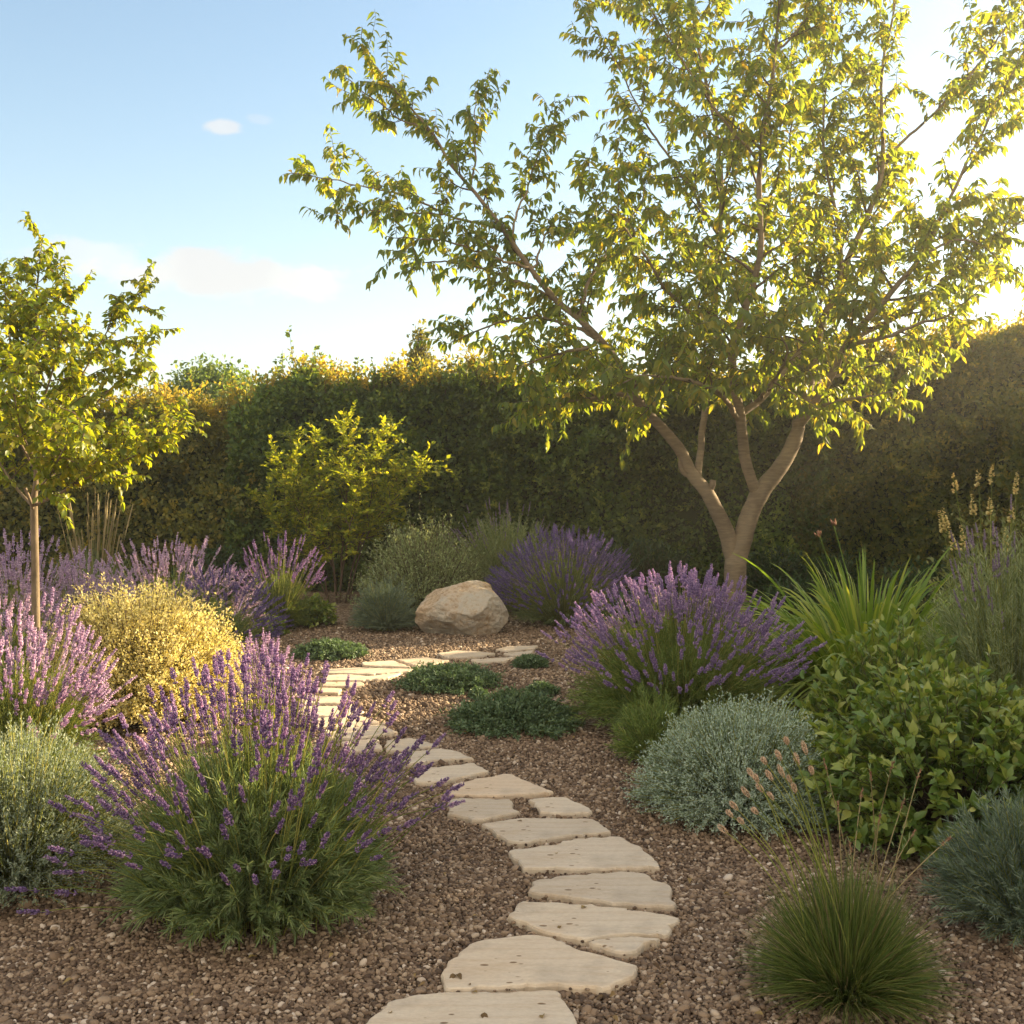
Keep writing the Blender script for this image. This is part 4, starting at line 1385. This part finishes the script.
# ---- middle beds
mound('leafy_shrub', 'small dark green leafy shrub at the foot of the yellow topped shrub', 'shrub', (312 - 512) / F * 11.3, 11.3, .26, .30, 160, 'broad', .05, .55, LEAF2, 1.5, (.4, 1), 16)
mound('leafy_shrub', 'tiny green shrub beside the left green mat', 'shrub', (268 - 512) / F * 10.5, 10.6, .16, .18, 90, 'broad', .045, .55, LEAF2, 1.5, (.4, 1), 14)
lavender('grey flowerless lavender left of the boulder', (385 - 512) / F * 10.9, 10.95, .40, .52, 60, 'silver_blue', (.07, .03), 'silver_blue', .85, 460, .0016, False, 0, .9)
mound('olive_shrub', 'soft olive green shrub behind the boulder', 'shrub', (425 - 512) / F * 12.2, 12.2, .70, .96, 1200, 'sage_leaf', .034, .4, LEAF2, 1.45, (.35, 1), 36, jitter=.4, rough=.12, seed=2., spray=.02)
lavender('tall grey green lavender with faded flowers behind the boulder', (508 - 512) / F * 12.8, 12.9, .90, 1.15, 90, 'lav_faded', (.11, .04), 'sage_leaf', .9, 760, .002, False, 0, .95)
lavender('violet lavender directly right of the boulder', (564 - 512) / F * 11.4, 11.4, .78, .90, 950, 'lav_violet', (.085, .05), 'lav_leaf_grey', .72, 420, .0017, False, 0, 1.3)
for (x, yb_, w, hh, lab) in ((325, 661, .30, .12, 'low green mat left of the wedge shaped stone'), (447, 694, .37, .13, 'low green mat in the gravel below the boulder'), (513, 738, .39, .17, 'largest low green mat, right in front of the mauve lavender'),
                             (531, 669, .13, .07, 'small green cushion at the far side of the mauve lavender'), (542, 696, .10, .06, 'tiny green cushion touching the mauve lavender'), (478, 700, .05, .05, 'smallest green tuft in open gravel')):
    p = gp(x, yb_)
    mound('ground_cover', lab, 'ground cover', p[0], p[1] + w * .85, w, hh, int(80 + 1500 * w), 'mat_leaf', .026, .5, LEAF2, 1.52, (.5, 1), 22, 'mats of creeping ground cover', foot=.75, rough=.25, seed=x, stem='lav_leaf', even=.75, spray=.008)

# ---- big mauve lavender by the path and its neighbours
lavender('big mauve and purple lavender mound in front of the cherry trunk', 1.03, 6.75, .84, .84, 660, 'lav_lilac', (.075, .05), 'lav_leaf', .78, 900, .0017, True, 100, 1.12, foot=.42, gapl=.025, even=.6)
lavender('small flowerless green lavender in front of the big mauve one', .75, 5.85, .25, .40, 30, 'lav_leaf', (.05, .03), 'lav_leaf', .85, 240, .0014, False, 0, 1.1)
mound('silver_bush', 'dense silver grey rounded bush at the right of the path', 'shrub', 1.04, 5.0, .46, .48, 1900, 'silver', .015, .36, NEEDLE, 1.52, (.3, 1.0), 70, stem='lav_stem', spray=.006, rough=.10, seed=8., out=.7)
mound('broadleaf_shrub', 'large glossy yellow green leafy shrub at the right edge', 'shrub', 1.92, 4.72, .66, .66, 520, 'broad', .056, .58, LEAF8, 1.5, (.45, 1.0), 28, rough=.16, seed=4., foot=.4, upb=.5, out=.9)
mound('broadleaf_shrub', 'smaller leafy shrub between the strap leaved clump and the large leafy shrub', 'shrub', 2.0, 5.75, .46, .72, 260, 'broad', .065, .52, LEAF8, 1.45, (.4, 1.0), 18, rough=.16, seed=6., foot=.4, upb=.5)


def strap_clump():
    c = np.array([(868 - 512) / F * 7.6, 7.6, 0])
    root = thing('strap_leaf_clump', 'arching clump of bright green strap leaves right of the cherry trunk', 'daylily', c)
    n = 1300
    u, d = ell_dirs(n, 1.3, .62)
    ln = rng.uniform(.7, 1.4, n)
    b = c + np.c_[d[:, :2] * .5, np.zeros(n)]
    dirv = nrm(d + [0, 0, .38] + rng.normal(0, .16, (n, 3)))
    ctrl = b + dirv * (ln * .62)[:, None]
    tip = b + dirv * ln[:, None] + d * [1, 1, 0] * (ln * .42)[:, None] - np.c_[np.zeros((n, 2)), (.08 + (.25 + u) * rng.uniform(.2, .8, n)) * ln]
    tip[:, 2] = np.maximum(tip[:, 2], .1)
    P = bez(b, ctrl, tip, 10)
    w = np.array([.7, .9, 1, 1, .97, .9, .8, .62, .38, .04])[None] * rng.uniform(.0075, .0155, (n, 1))
    mb = MB()
    side = np.cross(d + 1e-3, [0, 0, 1.0]) + rng.normal(0, .2, (n, 3))
    mb.ribbons(P, w, side)
    mb.build('blades', M['strap'], root)
    # a few faded flower stalks
    for (x, y) in ((820, 536), (834, 526)):
        tipp = at(x, y, 7.6 + rng.normal(0, .1))
        bb = c + [rng.normal(0, .05), rng.normal(0, .05), 0]
        P = bez(bb[None], ((bb + tipp) / 2 + [0, 0, .15])[None], tipp[None], 9)
        s = MB()
        s.tubes(P, np.linspace(.005, .003, 9)[None], 5)
        so = s.build('flower_stalk', M['strap'], root)
        h = MB()
        dd = nrm(P[0, -1] - P[0, -2])
        k = 10
        h.inst(OCTA, P[0, -1] + rng.normal(0, .008, (k, 3)), frames(nrm(dd + rand_unit(k) * .5)), np.c_[np.full(k, .012), np.full(k, .045), np.full(k, .012)])
        h.build('dry_flower', M['brown_seed'], so)


strap_clump()
lavender('tall grey green sage with a few faint purple spikes at the right edge', 2.78, 6.1,   .58, 1.22, 70, 'lav_faded', (.10, .032), 'sage_leaf', .92, 620, .002, True, 0, .8, name='sage', foot=.45, leaf_len=.055)
mound('broadleaf_shrub', 'loose green shrub below the yellow flower spires', 'shrub', 4.0, 8.6, .75, 1.25, 420, 'olive', .06, .4, LEAF2, 1.3, (.4, 1), 20, spray=.03, rough=.15, seed=9.)


def yellow_spires():
    c = np.array([3.75, 8.35, 0])
    root = thing('flowering_perennial', 'tall perennial with pale yellow flower spires near the hedge', 'flowers', c)
    for (x, y, x2) in ((953, 476, 975), (978, 472, 985), (992, 468, 990), (1017, 474, 1012), (972, 497, 985), (990, 500, 992), (943, 510, 965), (940, 513, 960), (961, 528, 975), (1012, 508, 1008), (1035, 480, 1022), (1006, 530, 1002), (950, 530, 970)):
        Y = 8.35 + rng.normal(0, .15)
        tipp = at(x, y, Y)
        bb = np.array([(x2 - 512) / F * Y, Y, .2])
        P = bez(bb[None], np.array([[bb[0] + (tipp[0] - bb[0]) * .3, Y, tipp[2] * .6]]), tipp[None], 12)
        s = MB()
        s.tubes(P, np.linspace(.005, .002, 12)[None], 5)
        k = 26
        t = rng.uniform(.45, .85, k)
        ii = (t * 11).astype(int)
        s.inst(LEAF2, P[0, ii], frames(nrm(rand_unit(k) + [0, 0, .4])), np.c_[np.full(k, .014), np.full(k, .05), np.full(k, .05)], mi=1)
        so = s.build('flower_stalk', [M['lav_stem'], M['olive']], root)
        h = MB()
        ln = rng.uniform(.13, .22)
        dd = nrm(P[0, -1] - P[0, -3])
        k = int(ln * 260)
        tt = rng.random(k)
        pos = P[0, -1] - dd * (tt * ln)[:, None] + dd * .02
        rad = .004 + .020 * tt
        od = nrm(np.cross(dd, rand_unit(k)))
        h.inst(OCTA, pos + od * rad[:, None] * .4, frames(nrm(od + dd * .6)), np.c_[rad * .7 + .004, rad * 1.0 + .008, rad * .7 + .004])
        h.build('flower_spike', M['yellow_flower'], so)


yellow_spires()


# ---- lower right corner
def seed_tuft():
    c = np.array([(848 - 512) / F * 3.16, 3.18, 0])
    root = thing('green_tuft', 'rounded bright green grassy tuft with dried seed heads at the lower right', 'grass', c)
    n = 3400
    u, d = ell_dirs(n, 1.5, .55)
    tip = c + d * [.305, .30, .375] * (rng.uniform(.72, 1.12, (n, 1)) + .14 * wob(d * 1.5, 1.5, 3)[:, None]) + rng.normal(0, .018, (n, 3))
    tip[:, 2] = np.maximum(tip[:, 2], .02)
    b = c + np.c_[d[:, :2] * .09 * rng.uniform(.2, 1, (n, 1)), np.zeros(n)]
    P = bez(b, (b + tip) / 2 + np.c_[rng.normal(0, .012, (n, 2)), np.full(n, .05)], tip, 6)
    mb = MB()
    mb.ribbons(P, np.array([.8, 1, 1, .9, .6, .05])[None] * rng.uniform(.0009, .0018, (n, 1)), rand_unit(n))
    k = rng.permutation(n)[:320]
    mb.ribbons(P[k] + rng.normal(0, .004, (320, 1, 3)), np.array([.8, 1, 1, .9, .6, .05])[None] * rng.uniform(.0009, .0016, (320, 1)), rand_unit(320), mi=1)
    mb.build('blades', [M['grass_green'], M['straw']], root)
    heads = [(731, 815), (736, 808), (752, 775), (757, 780), (771, 778), (772, 798), (787, 742), (798, 763), (762, 790), (783, 775), (790, 780), (742, 822), (726, 832), (795, 790), (806, 752), (780, 758), (748, 795), (812, 772), (765, 762), (756, 812)]
    for (x, y) in heads:
        Y = 3.24 + rng.normal(0, .08)
        tipp = at(x, y, Y)
        bb = c + [rng.normal(-.02, .04), rng.normal(0, .04), .05]
        P = bez(bb[None], ((bb * .45 + tipp * .55) + [.05, 0, .06])[None], tipp[None], 12)
        s = MB()
        s.tubes(P, np.linspace(.0023, .0014, 12)[None], 5)
        so = s.build('stalk', M['lav_stem'], root)
        h = MB()
        dd = nrm(P[0, -1] - P[0, -3])
        k = 46
        ln = rng.uniform(.026, .046)
        tt = np.linspace(0, 1, k)
        od = nrm(np.cross(np.broadcast_to(dd, (k, 3)), np.c_[np.cos(tt * 60), np.sin(tt * 60), .1 * tt]))
        rad = .0068 * np.sin(PI * (.12 + .83 * tt)) ** .8
        h.inst(OCTA, P[0, -1] + dd * (tt * ln - .01)[:, None] + od * (rad * .3)[:, None], frames(nrm(od + dd * .9)), np.c_[rad * .75, rad * 1.5, rad * .75])
        h.build('seed_head', M['seed'], so)
    # old brownish stalks on its right
    for (x, y) in ((893, 762), (862, 790), (904, 800), (880, 815), (920, 770), (950, 838), (870, 770), (838, 800), (915, 830), (824, 760), (850, 842)):
        Y = 3.35 + rng.normal(0, .08)
        tipp = at(x, y, Y)
        bb = c + [rng.normal(.03, .04), .04, .05]
        P = bez(bb[None], ((bb * .5 + tipp * .5) + [.0, 0, .05])[None], tipp[None], 12)
        s = MB()
        s.tubes(P, np.linspace(.0023, .0014, 12)[None], 5)
        k = 22
        ii = rng.integers(3, 12, k)
        s.inst(NEEDLE, P[0, ii], frames(nrm(rand_unit(k) + [0, 0, .5])), np.c_[np.full(k, .004), np.full(k, .028), np.full(k, .02)], mi=1)
        so = s.build('stalk', [M['straw'], M['lav_leaf_grey']], root)
        h = MB()
        k = 18
        dd = nrm(P[0, -1] - P[0, -3])
        h.inst(OCTA, P[0, -1] - dd * (rng.random(k) * .035)[:, None], frames(nrm(dd + rand_unit(k) * .7)), np.c_[np.full(k, .004), np.full(k, .010), np.full(k, .004)])
        h.build('seed_head', M['brown_seed'], so)


seed_tuft()
lavender('blue grey flowerless lavender in the lower right corner', 1.72, 3.66, .33, .46, 0, 'lav_leaf_grey', (.05, .03), 'silver_blue', .95, 460, .0016, True, 0, 1.0, leaf_len=.035, gapl=.012)

# ---- dark underplanting at the foot of the hedge
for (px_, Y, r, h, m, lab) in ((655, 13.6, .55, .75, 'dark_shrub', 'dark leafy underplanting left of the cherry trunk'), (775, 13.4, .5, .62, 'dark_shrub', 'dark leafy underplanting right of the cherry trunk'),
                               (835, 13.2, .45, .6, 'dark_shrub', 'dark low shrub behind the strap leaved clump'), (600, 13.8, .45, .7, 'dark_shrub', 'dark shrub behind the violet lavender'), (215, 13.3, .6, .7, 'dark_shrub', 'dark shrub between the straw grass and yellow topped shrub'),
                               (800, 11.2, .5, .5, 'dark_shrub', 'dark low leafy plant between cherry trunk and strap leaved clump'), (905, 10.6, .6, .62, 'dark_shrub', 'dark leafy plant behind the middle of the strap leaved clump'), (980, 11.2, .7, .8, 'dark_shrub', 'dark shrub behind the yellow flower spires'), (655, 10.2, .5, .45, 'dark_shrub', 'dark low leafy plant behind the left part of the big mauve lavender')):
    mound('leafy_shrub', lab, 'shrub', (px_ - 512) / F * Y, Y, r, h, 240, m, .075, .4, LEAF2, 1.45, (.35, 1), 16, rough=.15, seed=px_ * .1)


def dark_blades():
    c = np.array([(610 - 512) / F * 13.0, 13.0, 0])
    root = thing('strap_leaf_clump', 'dark thin leaved clump in shade left of the cherry trunk', 'grass', c)
    n = 110
    u, d = ell_dirs(n, .9, .7)
    ln = rng.uniform(.5, .95, n)
    tip = c + nrm(d + [0, 0, .3]) * ln[:, None]
    b = c + d * [.15, .15, 0]
    P = bez(b, (b + tip) / 2 + [0, 0, .2], tip, 7)
    mb = MB()
    mb.ribbons(P, np.array([.8, 1, 1, .9, .8, .5, .05])[None] * .012, rand_unit(n))
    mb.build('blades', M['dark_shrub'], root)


dark_blades()


# ------------------------------------------------------------------ litter: a few fallen leaves on gravel and slabs
def litter():
    n = 150
    y = 2.9 + 6.5 * rng.random(n) ** 1.4
    P = np.c_[rng.uniform(-.42, .45, n) * y, y, np.full(n, .024)]
    s = rng.uniform(.012, .034, n)
    mb = MB()
    mb.inst(LEAF8, P, frames(np.c_[rng.normal(size=(n, 2)), rng.normal(0, .12, n)], nrm(np.array([0, 0, 1]) + rng.normal(0, .3, (n, 3)))), np.c_[s * .6, s, s * 1.5])
    o = mb.build('fallen_leaves', M['dead_leaf'])
    tag(o, 'scattered dry brown leaves lying on the gravel and slabs', 'leaves', None, 'stuff')


litter()


# ------------------------------------------------------------------ evening air
def haze():
    me = bpy.data.meshes.new('haze')
    x0, x1, y0, y1, z0, z1 = -152, 152, -62, 152, -1.0, 11.5
    v = [(x, y, z) for z in (z0, z1) for y in (y0, y1) for x in (x0, x1)]
    me.from_pydata(v, [], [(0, 2, 3, 1), (4, 5, 7, 6), (0, 1, 5, 4), (2, 6, 7, 3), (0, 4, 6, 2), (1, 3, 7, 5)])
    m = bpy.data.materials.new('evening_haze')
    m.use_nodes = True
    nt = m.node_tree
    for n in list(nt.nodes):
        if n.type == 'BSDF_PRINCIPLED':
            nt.nodes.remove(n)
    p = nt.nodes.new('ShaderNodeVolumePrincipled')
    p.inputs['Color'].default_value = (1, .96, .88, 1)
    p.inputs['Density'].default_value = HAZE
    p.inputs['Anisotropy'].default_value = .72
    nt.links.new(p.outputs[0], nt.nodes['Material Output'].inputs['Volume'])
    me.materials.append(m)
    o = link('haze', me)
    tag(o, 'thin golden evening haze filling the garden air', 'haze', None, 'stuff')


haze()
